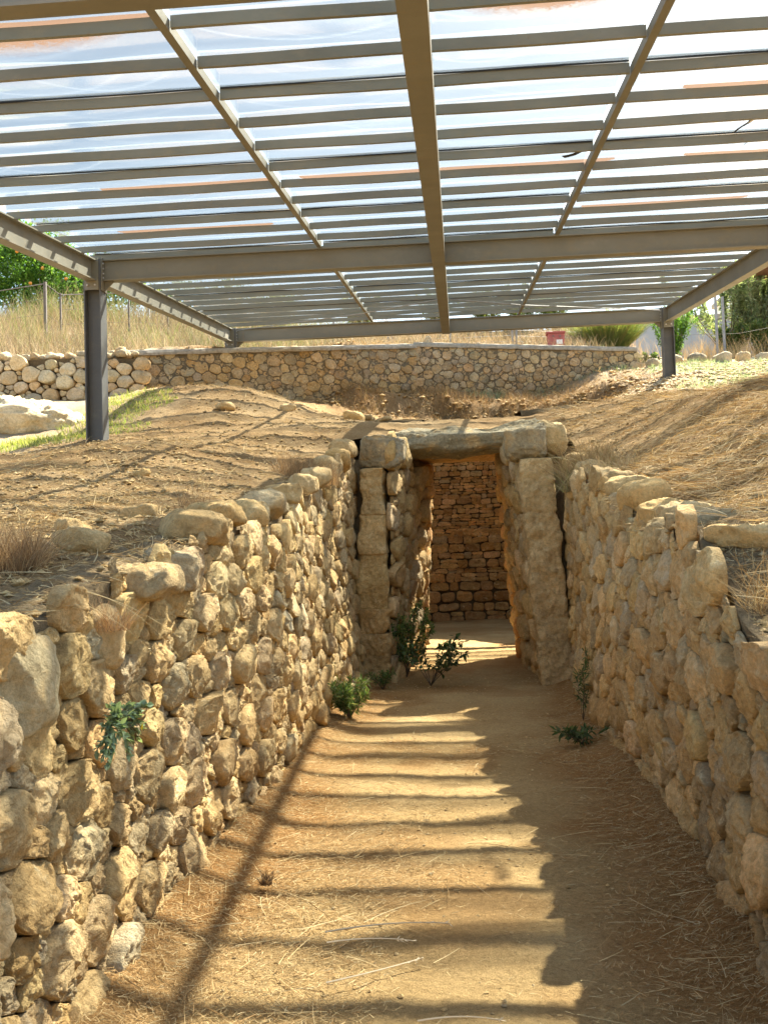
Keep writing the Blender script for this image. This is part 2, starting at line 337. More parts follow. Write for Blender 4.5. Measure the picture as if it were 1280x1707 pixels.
def stones(mb, surf, S0, S1, T0, topf, rad, tries, an=.8, pal=PAL, depth=.5, gap=.008, res=None, seed=1, rough=1.0, tilt=.25, facets=True, pn=9., spread=.0, cap=1.7, rows=None):
    rg = np.random.default_rng(seed)
    ss = np.linspace(S0, S1, 60); T1 = max(topf(s) for s in ss)
    if rows is None:
        P, rr = pack(S0, S1, T0, T1 + .1, rad, an, tries, rg); HW = None
    else:
        P = []; HW = []; t0 = T0; an = 1.
        while t0 < T1:
            hh = rg.uniform(*rows[0]); s0 = S0 + rg.uniform(-.2, 0)
            while s0 < S1:
                ww = rg.uniform(*rows[1]) * (.6 + .4 * hh / rows[0][1]); sp = rg.random() < .18
                if sp: P += [(s0 + ww / 2 - S0, t0 + hh * .28), (s0 + ww / 2 - S0, t0 + hh * .78)]; HW += [(ww / 2, hh * .28), (ww / 2, hh * .22)]
                else: P.append((s0 + ww / 2 - S0, t0 + hh / 2 + rg.normal(0, .006))); HW.append((ww / 2 * rg.uniform(.93, 1.03), hh / 2 * rg.uniform(.78, 1.1)))
                s0 += ww
            t0 += hh
        P = np.array(P); HW = np.array(HW); rr = HW.min(1) * 1.2
    n = len(P); K = min(16, n - 1)
    D = P[None] - P[:, None]; dd = np.hypot(D[..., 0], D[..., 1]); np.fill_diagonal(dd, 1e9)
    nb = np.argsort(dd, axis=1)[:, :K]
    for i in range(n):
        s0, t0 = P[i, 0] / an + S0, P[i, 1]
        if t0 > topf(s0) + rg.uniform(-.05, .03): continue
        nth, nr = (32, 11) if res is None else res(s0, t0)
        th = np.arange(nth) * 2 * math.pi / nth + rg.uniform(0, .3)
        j = nb[i]; dj = dd[i, j]; pj = (dj ** 2 + rr[i] ** 2 - rr[j] ** 2) / (2 * dj); pj = np.clip(pj, .25 * rr[i], None)
        aj = np.arctan2(D[i, j, 1], D[i, j, 0])
        c = np.clip(np.cos(th[:, None] - aj[None]), 0, None) / pj[None]
        r = (c ** pn).sum(1) ** (-1 / pn); r = np.minimum(r, rr[i] * cap)
        if HW is not None:
            tl = rg.normal(0, .05); r = ((np.abs(np.cos(th + tl)) / HW[i, 0]) ** pn + (np.abs(np.sin(th + tl)) / HW[i, 1]) ** pn) ** (-1 / pn)
        wob = 1 + .02 * rough * np.sin(th * 2 + rg.uniform(0, 6)) + .025 * rough * np.sin(th * 3 + rg.uniform(0, 6)) + .02 * rough * np.sin(th * 5 + rg.uniform(0, 6))
        r = r * wob - gap
        r = np.clip(r, .01, None)
        # rings: from face centre out to the rim and down the side
        k = np.arange(nr) / (nr - 1); e1 = rg.uniform(.30, .48); e2 = rg.uniform(.12, .30)
        ph = k * math.pi / 2; L = np.sin(ph) ** e1; Hh = np.cos(ph) ** e2; Hh[-1] = -.15
        R0 = rr[i]; dep = depth * min(R0, .2) * rg.uniform(.7, 1.3) + spread * rg.uniform(-.6, 1)
        ls = (r[None] * L[:, None] * np.cos(th)[None]) / an; lt = r[None] * L[:, None] * np.sin(th)[None]
        h = dep * Hh[:, None] * np.ones((1, nth))
        tx, ty = rg.normal(0, tilt, 2)
        h = h + (ls * an * tx + lt * ty) * np.clip(Hh, 0, 1)[:, None]
        h0 = h.copy()
        if facets:
            for _ in range(rg.integers(3, 7)):
                a = rg.uniform(0, 6.28); sl = rg.uniform(.15, .8); off = dep * rg.uniform(.9, 1.15) + sl * R0 * rg.uniform(.1, .55)
                h = np.minimum(h, off - sl * (ls * an * math.cos(a) + lt * math.sin(a)))
        h = np.maximum(h, np.where(h0 > 0, .5 * h0, h0)); h = np.maximum(h, -.06)
        s = s0 + ls; t = t0 + lt
        q = np.stack([s.ravel() / R0 * .16 + i * 7.1, t.ravel() / R0 * .16, h.ravel() / R0 * .16], -1)
        a = np.clip(Hh + .25, 0, 1)[:, None] * np.ones((1, nth))
        nz = (-.06 * R0 * (np.abs(fbm(q * 8, 4, seed, .65)) - .3) + .06 * R0 * fbm(q * 20 + 9, 4, seed + 4, .65)).reshape(h.shape) + (.010 * fbm(np.stack([s.ravel(), t.ravel(), h.ravel()], -1) * 30 + i, 4, seed + 5, .7)).reshape(h.shape)
        h = h + nz * a * rough
        nl = .09 * R0 * fbm(q * 7 + 50, 2, seed + 2).reshape(h.shape) * L[:, None] * rough
        s = s + nl * np.cos(th)[None] / an; t = t + nl * np.sin(th)[None]
        PP, NN = surf(s.ravel(), t.ravel()); Vv = PP + NN * h.ravel()[:, None]
        # collapse centre ring into a fan
        ctr = Vv[:nth].mean(0); Vv = np.vstack([ctr, Vv[nth:]])
        Tt = [(0, 1 + b, 1 + (b + 1) % nth) for b in range(nth)]
        ai, bi = np.meshgrid(np.arange(nr - 2), np.arange(nth), indexing='ij'); ai = ai.ravel(); bi = bi.ravel(); b2 = (bi + 1) % nth
        Qq = np.stack([1 + ai * nth + bi, 1 + (ai + 1) * nth + bi, 1 + (ai + 1) * nth + b2, 1 + ai * nth + b2], -1)
        col = pal[rg.integers(len(pal))] * rg.uniform(.78, 1.2) * rg.uniform(.975, 1.025, 3)
        if rg.random() < .14: col = col * .6 + .4 * np.array([.44, .42, .37])
        cc = np.tile(col, (len(Vv), 1)); soil = np.concatenate([[0], np.repeat(sstep(.30, -.15, Hh)[1:], nth)]) * .6
        cc = cc * (1 - soil[:, None]) + soil[:, None] * np.array([.34, .23, .125])
        mb.add(Vv, Qq, Tt, cc)
def backing(mb, surf, S0, S1, T0, topf, ds=.06, dt=.06, off=.0, col=(1, 1, 1), lip=None):
    s = np.arange(S0, S1 + ds, ds); k = int(math.ceil(max(topf(v) for v in s[::5]) / dt)) + 1
    u = np.linspace(0, 1, k); S = np.repeat(s, k); tp = np.array([topf(v) for v in s])
    Tt = (T0 + (tp[:, None] - T0) * u[None]).ravel()
    PP, NN = surf(S, Tt); h = off + .014 * fbm(PP * 6, 3, 77)
    Vv = (PP + NN * h[:, None]).reshape(len(s), k, 3); n_k = k
    if lip is not None:
        for dd_, dz in (((.10, -.01), (.22, .012), (.34, -.06), (.6, -.3)) if lip is True else ((lip, None),)):
            PL = Vv[:, k - 1:k] - NN.reshape(len(s), k, 3)[:, -1:] * dd_
            PL[:, 0, 2] = Vv[:, k - 1, 2] - .03 if dz is None else T(PL[:, 0, 0], PL[:, 0, 1]) + dz
            Vv = np.concatenate([Vv, PL], 1); n_k += 1
    mb.add(Vv.reshape(-1, 3), gridQ(len(s), n_k), None, np.array(col))
def flat_surf(p0, p1, batter=0., side=1, curve=None, tz=0.):
    """vertical wall from p0 to p1 in plan; side gives which way its face looks; batter leans the top away from (or, negative, over) the face"""
    p0 = np.array(p0, float); p1 = np.array(p1, float); d = p1 - p0; Ln = np.linalg.norm(d); d = d / Ln; nrm = np.array([-d[1], d[0]]) * side
    def f(s, t):
        q = p0 + d * s[:, None] - nrm * (batter * (t - tz))[:, None]
        if curve is not None: q = q + nrm * curve(s, t)[:, None]
        P = np.column_stack([q, t]); N = np.tile(np.array([nrm[0], nrm[1], batter]) / math.hypot(1, batter), (len(s), 1)); return P, N
    return f, Ln
def rock(mb, c, size, rot=(0, 0, 0), seed=0, box=.6, res=26, nf=7, pal=PAL, col=None, amp=.05, fine=.010, keep=None):
    """one free-standing stone: rounded block cut by random planes and weathered"""
    rg = np.random.default_rng(seed + 1000); nu, nv = res * 2, res
    u = np.arange(nu) * 2 * math.pi / nu; v = np.linspace(-math.pi / 2, math.pi / 2, nv)
    cu, su = np.sign(np.cos(u)) * np.abs(np.cos(u)) ** box, np.sign(np.sin(u)) * np.abs(np.sin(u)) ** box
    cv, sv = np.abs(np.cos(v)) ** box, np.sign(np.sin(v)) * np.abs(np.sin(v)) ** box
    P = np.stack([cv[:, None] * cu[None], cv[:, None] * su[None], sv[:, None] * np.ones((1, nu))], -1).reshape(-1, 3)
    for _ in range(nf):
        n = rg.normal(size=3); n /= np.linalg.norm(n); o = rg.uniform(.62, .95) * (abs(n) ** 1.0).sum() ** .55
        dd_ = P @ n - o; P = P - np.clip(dd_, 0, None)[:, None] * n * .9
    size = np.array(size, float) / 2; P = P * size
    rr_ = size.mean(); nn = P / size; nn /= np.linalg.norm(nn, axis=1)[:, None] + 1e-9
    P = P + nn * (amp * 2 * rr_ * fbm(P / rr_ * 1.3 + seed * 3.1, 3, seed) + fine * fbm(P * 22 + seed, 3, seed + 9, .6))[:, None]
    P[:nu] = P[:nu].mean(0); P[-nu:] = P[-nu:].mean(0)
    Rm = np.array(Matrix.Rotation(rot[2], 3, 'Z') @ Matrix.Rotation(rot[1], 3, 'Y') @ Matrix.Rotation(rot[0], 3, 'X'))
    P = P @ Rm.T + np.array(c)
    i, j = np.meshgrid(np.arange(nv - 1), np.arange(nu), indexing='ij'); i = i.ravel(); j = j.ravel(); j2 = (j + 1) % nu
    Qq = np.stack([i * nu + j, i * nu + j2, (i + 1) * nu + j2, (i + 1) * nu + j], -1)
    if col is None: col = pal[rg.integers(len(pal))] * rg.uniform(.85, 1.12)
    mb.add(P, Qq, None, np.array(col)); return mb

def Lres(s, t): return (60, 19) if 3 < s < 6.5 else ((44, 14) if 6.5 <= s < 9 else (28, 10))
# left passage wall (s runs from y=-1.6 forward)
Y0 = -1.6
def surf_l(s, t):
    y = s + Y0; P = np.column_stack([wall_l(y) + .03 * np.sin(y * 1.1) - .03 * (t - 1) + .03 * np.sin(t * 2 + y * .7), y, t]); return P, np.tile([1., 0, .03], (len(s), 1))
def surf_r(s, t):
    y = s + Y0; P = np.column_stack([wall_r(y) + .03 * np.sin(y * .9 + 2) + .03 * (t - 1) - .03 * np.sin(t * 2.3 + y * .8), y, t]); return P, np.tile([-1., 0, .03], (len(s), 1))
_ty = np.linspace(-2, 14, 200)
_tl = T(np.full(200, -1.68), _ty, False); _tr = T(np.full(200, 1.5), _ty, False)
topL = lambda s: float(np.interp(s + Y0, _ty, _tl)) + .0
topR = lambda s: float(np.interp(s + Y0, _ty, _tr)) + .02
root = empty('passage_wall', (-1.4, 5, 0), 'sunlit rubble stone wall lining the left side of the sunken passage', 'stone wall')
def off(root): return root.location
def build_in(mb, name, material, root, **k):
    o = mb.build(name, material, None, **k); o.parent = root; o.matrix_parent_inverse = Matrix.Translation(-root.location); return o
mb = MB(); stones(mb, surf_l, 0, 14.1, -.03, topL, [.115, .088, .065, .045, .031], [.9, 2.5, 5, 9, 12], .66, PAL, .52, .0025, Lres, 3, .8, .17, pn=18, spread=.018)
build_in(mb, 'stonework', M['stone'], root)
mb = MB(); backing(mb, surf_l, 0, 14.1, -.15, lambda s: topL(s) - .03, off=-.020, lip=True); build_in(mb, 'earth_core', M['mortar'], root)
# bigger stones along the top of the left wall
CAPL = [((-1.53, 3.20, 1.22), (.36, .42, .36), (0, .1, .2), 1), ((-1.44, 4.40, 1.50), (.34, .44, .17), (.05, -.10, .1), 2), ((-1.55, 4.02, 1.30), (.3, .28, .26), (0, .1, .5), 3),
        ((-1.45, 4.88, 1.55), (.3, .30, .24), (0, .15, .3), 4), ((-1.5, 5.55, 1.78), (.4, .42, .2), (0, .05, .2), 5), ((-1.52, 6.1, 1.88), (.32, .36, .18), (0, 0, 1), 6),
        ((-1.48, 6.9, 1.92), (.28, .4, .2), (0, .1, .4), 7), ((-1.5, 7.6, 2.02), (.34, .36, .22), (.1, 0, .2), 8), ((-1.5, 8.4, 2.15), (.3, .4, .2), (0, .1, .4), 9), ((-1.47, 9.3, 2.28), (.3, .45, .2), (0, .1, .2), 10),
        ((-1.47, 10.2, 2.42), (.3, .4, .22), (0, .0, .4), 11), ((-1.45, 11.0, 2.6), (.32, .4, .24), (0, .1, .1), 12), ((-1.42, 11.7, 2.75), (.32, .42, .26), (0, .1, .1), 13), ((-1.42, 12.25, 2.93), (.36, .45, .24), (0, 0, .1), 14),
        ((-1.85, 4.75, 1.72), (.26, .2, .12), (.1, .2, .7), 15), ((-1.62, 2.6, 1.35), (.4, .4, .3), (0, .1, .2), 16)]
for c, sz, ro, sd in CAPL:
    mb = MB(); rock(mb, c, sz, ro, sd, .62, 34 if c[1] < 7 else 22, 8, col=(.46, .41, .31) if sd == 1 else None); build_in(mb, 'capstone', M['stone'], root)
# right passage wall
root = empty('passage_wall', (1.2, 5, 0), 'shaded rubble stone wall lining the right side of the sunken passage', 'stone wall')
mb = MB(); stones(mb, surf_r, 0, 13.9, -.03, topR, [.125, .095, .07, .048, .033], [.9, 2.5, 5, 9, 12], .74, PAL, .52, .0025, Lres, 8, .8, .16, pn=18, spread=.018)
build_in(mb, 'stonework', M['stone'], root)
mb = MB(); backing(mb, surf_r, 0, 13.9, -.15, lambda s: topR(s) - .03, off=-.020, lip=True); build_in(mb, 'earth_core', M['mortar'], root)
CAPR = [((1.42, 4.25, 1.16), (.42, .4, .32), (0, -.1, .2), 31), ((1.50, 4.95, 1.62), (.62, .26, .13), (0, .12, -.15), 32), ((1.34, 5.0, 1.42), (.36, .4, .24), (0, -.1, .2), 33), ((1.40, 5.75, 1.70), (.34, .42, .22), (0, -.1, .1), 34),
        ((1.38, 6.35, 1.78), (.28, .36, .2), (0, -.1, .5), 35), ((1.38, 6.95, 1.82), (.3, .38, .22), (.1, 0, .2), 36), ((1.40, 7.7, 1.98), (.34, .42, .26), (0, -.2, .3), 37), ((1.4, 8.4, 2.1), (.3, .34, .24), (0, -.1, 1), 38),
        ((1.42, 9.2, 2.2), (.32, .38, .22), (0, 0, .4), 39), ((1.44, 10.1, 2.32), (.3, .44, .2), (0, 0, .2), 40), ((1.44, 11.1, 2.48), (.3, .44, .2), (0, 0, .2), 41), ((1.42, 12.1, 2.66), (.3, .44, .2), (0, 0, .2), 42), ((1.38, 3.2, 1.05), (.4, .5, .3), (0, 0, .2), 43)]
for c, sz, ro, sd in CAPR:
    mb = MB(); rock(mb, c, sz, ro, sd, .62, 34 if c[1] < 7 else 22, 8); build_in(mb, 'capstone', M['stone'], root)

# ---------------------------------------------------------------- doorway
def slab(mb, quad0, quad1, seed, amp=.02, n=(26, 26, 70), pal=PAL, col=None, joints=(), edge=.07):
    """tall block between a bottom quad and a top quad (4 corners each, anticlockwise), rounded corners, weathered"""
    q0 = np.array(quad0, float); q1 = np.array(quad1, float); m_ = 24; nz = n[2]
    per = []
    for i in range(4):
        a = np.linspace(0, 1, m_, endpoint=False)
        per.append(np.stack([np.full(m_, i), a], -1))
    per = np.vstack(per); k = len(per); Vv = []
    for w_ in np.linspace(0, 1, nz):
        q = q0 * (1 - w_) + q1 * w_; i = per[:, 0].astype(int); a = per[:, 1][:, None]
        P = q[i] * (1 - a) + q[(i + 1) % 4] * a; c = q.mean(0)
        d = P - c; sd_ = np.linalg.norm(q - c, axis=1).mean(); rad = np.linalg.norm(d, axis=1); P = c + d * (np.minimum(rad, sd_ * (1 - edge) + .25 * np.clip(rad - sd_ * (1 - edge), 0, None)) / (rad + 1e-9))[:, None]
        e = min(w_, 1 - w_); shr = 1 - .05 * math.exp(-(e * nz / 1.2)); P = c + (P - c) * shr
        for jz in joints:
            dj = abs(w_ - jz) * np.linalg.norm(q1.mean(0) - q0.mean(0)); P = c + (P - c) * (1 - .07 * math.exp(-(dj / .018) ** 2))
        Vv.append(P)
    Vv = np.array(Vv); cc = Vv.mean(1, keepdims=True); dirv = Vv - cc; dirv[..., 2] = 0; dirv /= np.linalg.norm(dirv, axis=-1, keepdims=True) + 1e-9
    fl = Vv.reshape(-1, 3); nzv = amp * fbm(fl * 4 + seed, 4, seed) + amp * .4 * fbm(fl * 20 + seed, 3, seed + 3, .6)
    fl = fl + dirv.reshape(-1, 3) * nzv[:, None]
    Qq = []; i, j = np.meshgrid(np.arange(nz - 1), np.arange(k), indexing='ij'); i = i.ravel(); j = j.ravel(); j2 = (j + 1) % k
    Qq = np.stack([i * k + j, i * k + j2, (i + 1) * k + j2, (i + 1) * k + j], -1)
    b = len(fl); fl = np.vstack([fl, fl[:k].mean(0), fl[-k:].mean(0)])
    Tt = [(b, (j + 1) % k, j) for j in range(k)] + [(b + 1, (nz - 1) * k + j, (nz - 1) * k + (j + 1) % k) for j in range(k)]
    col = pal[seed % len(pal)] if col is None else np.array(col)
    C = np.tile(col, (len(fl), 1)) * (1 + .12 * fbm(fl * 1.7 + seed, 3, seed))[:, None]
    mb.add(fl, Qq, Tt, C); return mb
def Z(p, z): return [(a, b, z) for a, b in p]
def quad(xa, xb, ya, yb, z): return [(xa, ya, z), (xb, ya, z), (xb, yb, z), (xa, yb, z)]
lj = empty('jamb_pillar', (-1.17, 12.7, 0), 'tan pillar of stacked blocks at the left of the doorway', 'stone pillar')
hs = [(0, .62), (.62, .93), (.93, 1.62), (1.62, 2.12), (2.12, 2.70)]
for k, (a, b) in enumerate(hs):
    f = lambda z: (-1.38 + .055 * z, -.94 + .010 * z)
    x0, x1 = f(a); x2, x3 = f(b); dx = [0, .02, -.006, .0, .02][k]; dt_ = [0, .03, -.015, .01, -.05][k]; db_ = [.02, -.05, .01, -.01, .0][k]
    mb = MB(); slab(mb, quad(x0 + dx, x1 + db_, 12.42, 12.95, a - .05 * (k == 0) - .004), quad(x2 + dx, x3 + dt_, 12.42 + .01 * k, 12.93, b + .004), 21 + k, [.05, .06, .034, .03, .05][k], (0, 0, max(14, int((b - a) * 60))), col=[(.40, .29, .165), (.45, .33, .19), (.46, .355, .205), (.50, .395, .25), (.52, .42, .28)][k], edge=.10 + .03 * (k == 4))
    build_in(mb, 'block', M['stone'], lj)
mb = MB(); slab(mb, quad(.92, 1.33, 12.1, 12.75, -.05), quad(.73, 1.14, 12.2, 12.75, 2.73), 33, .042, (0, 0, 110), col=(.50, .40, .27), joints=(.30, .2, .76), edge=.06)
tag(mb.build('jamb_pillar', M['stone'], loc=(1.1, 12.4, 0)), 'tall pale slab pillar leaning inward at the right of the doorway', 'stone pillar')
mb = MB(); rock(mb, (-.96, 12.72, 2.91), (.58, .7, .42), (0, .04, .05), 41, .36, 44, 5, col=(.27, .26, .24), amp=.05, fine=.018)
tag(mb.build('corner_block', M['stone'], loc=(-.98, 12.7, 2.7)), 'dark grey block resting on top of the left doorway pillar', 'stone block')
mb = MB(); rock(mb, (.84, 12.5, 2.96), (.52, .6, .44), (0, -.06, -.05), 43, .4, 44, 6, col=(.31, .29, .25), amp=.05, fine=.018)
rock(mb, (1.14, 12.85, 3.02), (.42, .8, .40), (0, .1, .1), 44, .5, 36, 6, col=(.52, .43, .29), amp=.06)
tag(mb.build('corner_block', M['stone'], loc=(.9, 12.6, 2.75)), 'squarish pale and grey block on top of the right leaning pillar', 'stone block')
mb = MB(); rock(mb, (.20, 13.95, 3.18), (2.5, 1.0, .40), (0, -.035, .01), 45, .5, 64, 5, col=(.255, .245, .215), amp=.055, fine=.022)
tag(mb.build('lintel_stone', M['stone'], loc=(.1, 14, 2.98)), 'long grey lintel slab bridging the doorway', 'lintel')
mb = MB(); rock(mb, (.1, 15.0, 3.2), (2.3, 1.05, .42), (0, .01, 0), 47, .4, 40, 5, col=(.50, .33, .17), amp=.02)
tag(mb.build('lintel_stone', M['stone'], loc=(.1, 15, 3)), 'ochre inner lintel slab roofing the doorway behind the front one', 'lintel')
# side walls of the doorway
def pass_side(sgn, lab, seed):
    if sgn < 0:
        def sf(s, t):
            y = 12.72 + s; x = np.interp(y, [12.7, 15.3], [-.93, -.72]) + t * np.interp(y, [12.7, 15.3], [.02, .085]) + .03 * np.sin(y * 3); return np.column_stack([x, y, t]), np.tile([1., -.05, .0], (len(s), 1))
    else:
        def sf(s, t):
            y = 12.72 + s; x = np.interp(y, [12.7, 15.3], [.95, .90]) - t * np.interp(y, [12.7, 15.3], [.075, .085]) + .02 * np.sin(y * 3); return np.column_stack([x, y, t]), np.tile([-1., -.05, .0], (len(s), 1))
    tp = lambda s: 2.98
    r = empty('doorway_side_wall', (sgn * .9, 14, 0), lab, 'stone wall')
    mb = MB(); stones(mb, sf, 0, 2.75, -.02, tp, [.17, .12, .08, .05], [1.2, 3, 6, 8], .8, PAL, .6, .008, lambda s, t: (28, 10), seed, 1., .15, spread=.02); build_in(mb, 'stonework', M['stone'], r)
    mb = MB(); backing(mb, sf, 0, 2.45, -.1, tp, off=-.01, lip=.5)
    xa, xb_ = (-2.0, -1.0) if sgn < 0 else (1.05, 2.0); mb.box(xa, xb_, 12.80, 12.9, -.1, 2.85 if sgn < 0 else 2.7, C=(1, 1, 1)); build_in(mb, 'earth_core', M['mortar'], r)
    return r
rl = pass_side(-1, 'dark stone side wall just inside the doorway on the left, green plants at its foot', 51)
pass_side(1, 'dark stone side wall just inside the doorway on the right, beside the leaning slab', 52)
# rounded quoins at the inner corners
for sgn, xb, xt in ((-1, -.76, -.51), (1, .95, .72)):
    mb = MB(); z = 0; k = 0
    while z < 2.95:
        h = random.uniform(.16, .36); xx_ = xb + (xt - xb) * (z + h / 2) / 3; rock(mb, (xx_, 15.35, z + h / 2), (.30, .62, h * 1.06), (0, 0, random.uniform(-.2, .2)), 60 + k + (50 if sgn > 0 else 0), .5, 18, 4, pal=PALO); z += h; k += 1
    tag(mb.build('corner_stack', M['stone'], loc=(xb, 15.4, 0)), 'column of rounded orange stones at the inner %s edge of the doorway' % ('left' if sgn < 0 else 'right'), 'stone column')
# left facing of passage wall stack beside the block (small courses right of the pillar)
# ---------------------------------------------------------------- chamber
CB = (0.55, 19.35)
def dome(a, t):
    """a angle in plan from +y, t height"""
    k = 1 - .36 * np.clip(t / 4.5, 0, 1.1) ** 1.7
    return np.column_stack([CB[0] + 4.7 * k * np.sin(a), CB[1] + (4.75 * k - .15) * np.cos(a), t])
def sf_c(s, t):
    a = s / 4.2; P = dome(a, t); nx, ny = -np.sin(a) / 4.7, -np.cos(a) / 4.75; l = np.hypot(nx, ny); return P, np.column_stack([nx / l, ny / l, -.25 * np.ones(len(s))])
ch = empty('chamber_wall', (0.1, 24, 0), 'curved ochre wall of thin flat courses at the back of the tomb chamber', 'stone wall')
ctop = lambda s: 4.45
mb = MB()
rs = lambda s, t: (26, 8)
stones(mb, sf_c, -4.4, 4.4, -.03, lambda s: 1.0, None, None, 1, PALO * .95, .35, .008, rs, 71, 1.0, .08, facets=False, pn=4, rows=((.2, .36), (.26, .60)))
stones(mb, sf_c, -4.4, 4.4, .93, lambda s: 2.1, None, None, 1, PALO * 1.15, .42, .001, rs, 72, 1.5, .1, facets=False, pn=5, rows=((.09, .22), (.14, .46)))
stones(mb, sf_c, -4.4, 4.4, 1.98, ctop, None, None, 1, PALO * 1.22, .42, .001, lambda s, t: (22, 7), 73, 1.4, .1, facets=False, pn=5, rows=((.05, .14), (.10, .42)))
build_in(mb, 'stonework', M['stone'], ch)
mb = MB(); a = np.linspace(-math.pi + .33, math.pi - .14, 150); tt = np.linspace(-.1, 4.7, 40); A, B = np.meshgrid(a, tt, indexing='ij')
Pd = dome(A.ravel(), B.ravel()); Pd[:, :2] = CB + (Pd[:, :2] - CB) * 1.004; Pd = Pd.reshape(150, 40, 3)
hz = T(Pd[:, -1, 0], Pd[:, -1, 1], False); 
for i in range(150):
    Pd[i, :, 2] = np.minimum(Pd[i, :, 2], hz[i] - .02)
ring = Pd[:, -1:].copy(); ring[..., :2] = np.array(CB) + (ring[..., :2] - np.array(CB)) * 1.25; ring[..., 2] = T(ring[..., 0], ring[..., 1], False) - .12
Pd = np.concatenate([Pd, ring], 1)
mb.add(Pd.reshape(-1, 3), gridQ(150, 41)); build_in(mb, 'earth_core', M['mortar'], ch)
# ragged rim stones round the open top
mb = MB()
for i in range(46):
    a_ = random.uniform(-2.6, 2.6); ax = HC[0] + 2.7 * math.sin(a_) * random.uniform(.98, 1.12); ay = HC[1] + 3.15 * math.cos(a_) * random.uniform(.98, 1.1)
    zz = float(T(np.array([ax]), np.array([ay]), False)[0]); rock(mb, (ax, ay, zz - random.uniform(-.02, .1)), (random.uniform(.16, .42), random.uniform(.15, .35), random.uniform(.07, .16)), (random.uniform(-.2, .2), random.uniform(-.2, .2), random.uniform(0, 3)), 300 + i, .6, 14, 6, pal=PAL * .78)
build_in(mb, 'rim_stones', M['stone'], ch)

# ---------------------------------------------------------------- retaining walls behind
def gen_wall(name, label, p0, p1, topz0, topz1, botz, rad, tries, an, pal, seed, cop=True, depth=.45, gap=.01, thick=.45, batter=0, spread=.0, copj=0):
    sf0, Ln = flat_surf(p0, p1, batter, -1, tz=botz + 1.2)
    def sf(s, t): P, N = sf0(s, t - 0); return P, N
    tp = lambda s: topz0 + (topz1 - topz0) * s / Ln
    r = empty(name, ((p0[0] + p1[0]) / 2, (p0[1] + p1[1]) / 2, botz), label, 'stone wall')
    mb = MB(); stones(mb, sf, 0, Ln, botz, tp, rad, tries, an, pal, depth, gap, lambda s, t: (22, 8), seed, 1.3 if cop else .9, .10 if cop else .15, spread=spread, facets=not cop, pn=11, cap=2. if cop else 1.25); build_in(mb, 'stonework', M['stone'], r)
    mb = MB(); d = (np.array(p1) - np.array(p0)) / Ln; nb_ = np.array([-d[1], d[0]])   # away from the face
    s = np.arange(0, Ln + .1, .1); s[-1] = Ln; rows = []
    for w_, zf in ((.0, None), (.0, 1), (thick, 1), (thick, None)):
        pts = np.array(p0) + d * s[:, None] + nb_ * (w_ - .004 if cop else w_ + .015); zz = np.array([tp(v) - .02 for v in s]) if zf else np.full(len(s), botz - .2); rows.append(np.column_stack([pts, zz]))
    mb.add(np.array(rows).transpose(1, 0, 2).reshape(-1, 3), gridQ(len(s), 4))
    for e in (0, len(s) - 1):
        mb.add(np.array([rows[0][e], rows[1][e], rows[2][e], rows[3][e]]), [(0, 1, 2, 3)])
    build_in(mb, 'core', M['lime'] if cop else M['mortar'], r, smooth=False)
    if cop:
        mb = MB(); rows = []
        for w_, dz in ((-.07, -.05), (-.075, .0), (-.055, .055), (.02, .075), (thick, .07), (thick + .06, .04), (thick + .06, -.06), (-.07, -.05)):
            pts = np.array(p0) + d * s[:, None] + nb_ * w_; zz = np.array([tp(v) + dz for v in s]); q = np.column_stack([pts, zz]); q = q + (.016 * fbm(q * 5 + w_ * 9, 3, seed))[:, None] * np.array([nb_[0], nb_[1], .8]); rows.append(q)
        rows = np.array(rows); mb.add(rows.transpose(1, 0, 2).reshape(-1, 3), gridQ(len(s), len(rows)))
        for e in (0, len(s) - 1): mb.add(rows[:7, e], [(0, 1, 2, 3), (0, 3, 4, 6)])
        build_in(mb, 'coping', M['coping'], r, smooth=False)
    return r
gen_wall('retaining_wall', 'long mortared stone retaining wall behind the mound, left stretch under the shelter', (-6.95, 19.95), (-.93, 23.9), 5.93, 6.63, 4.4, [.12, .085, .06, .042], [.8, 2.5, 5, 7], .8, np.vstack([PALG * .92, PAL[:3] * .85]), 81, True, .20, .006, thick=.27)
gen_wall('retaining_wall', 'pale coped stone wall running to the right post, red box behind it', (-.97, 23.88), (4.42, 24.5), 6.66, 6.42, 4.9, [.11, .08, .055, .04], [.8, 2.5, 5, 7], .9, PALG, 82, True, .22, .007, thick=.32)
gen_wall('boulder_wall', 'dry stone wall of big pale boulders at the far left, behind the left post', (-13, 19.5), (-7.55, 19.55), 5.82, 5.82, 4.4, [.15, .12, .085, .06, .045], [1, 3, 5, 7, 8], .8, PALG * 1.18, 83, False, .8, .008, .5, .1, .03)
gen_wall('boulder_wall', 'receding end of the dry stone boulder wall, just right of the left post', (-7.55, 19.55), (-6.35, 19.75), 5.82, 5.78, 4.6, [.15, .12, .085, .06], [1, 3, 5, 7], .8, PALG * 1.2, 84, False, .8, .008, .5, .1, .03)
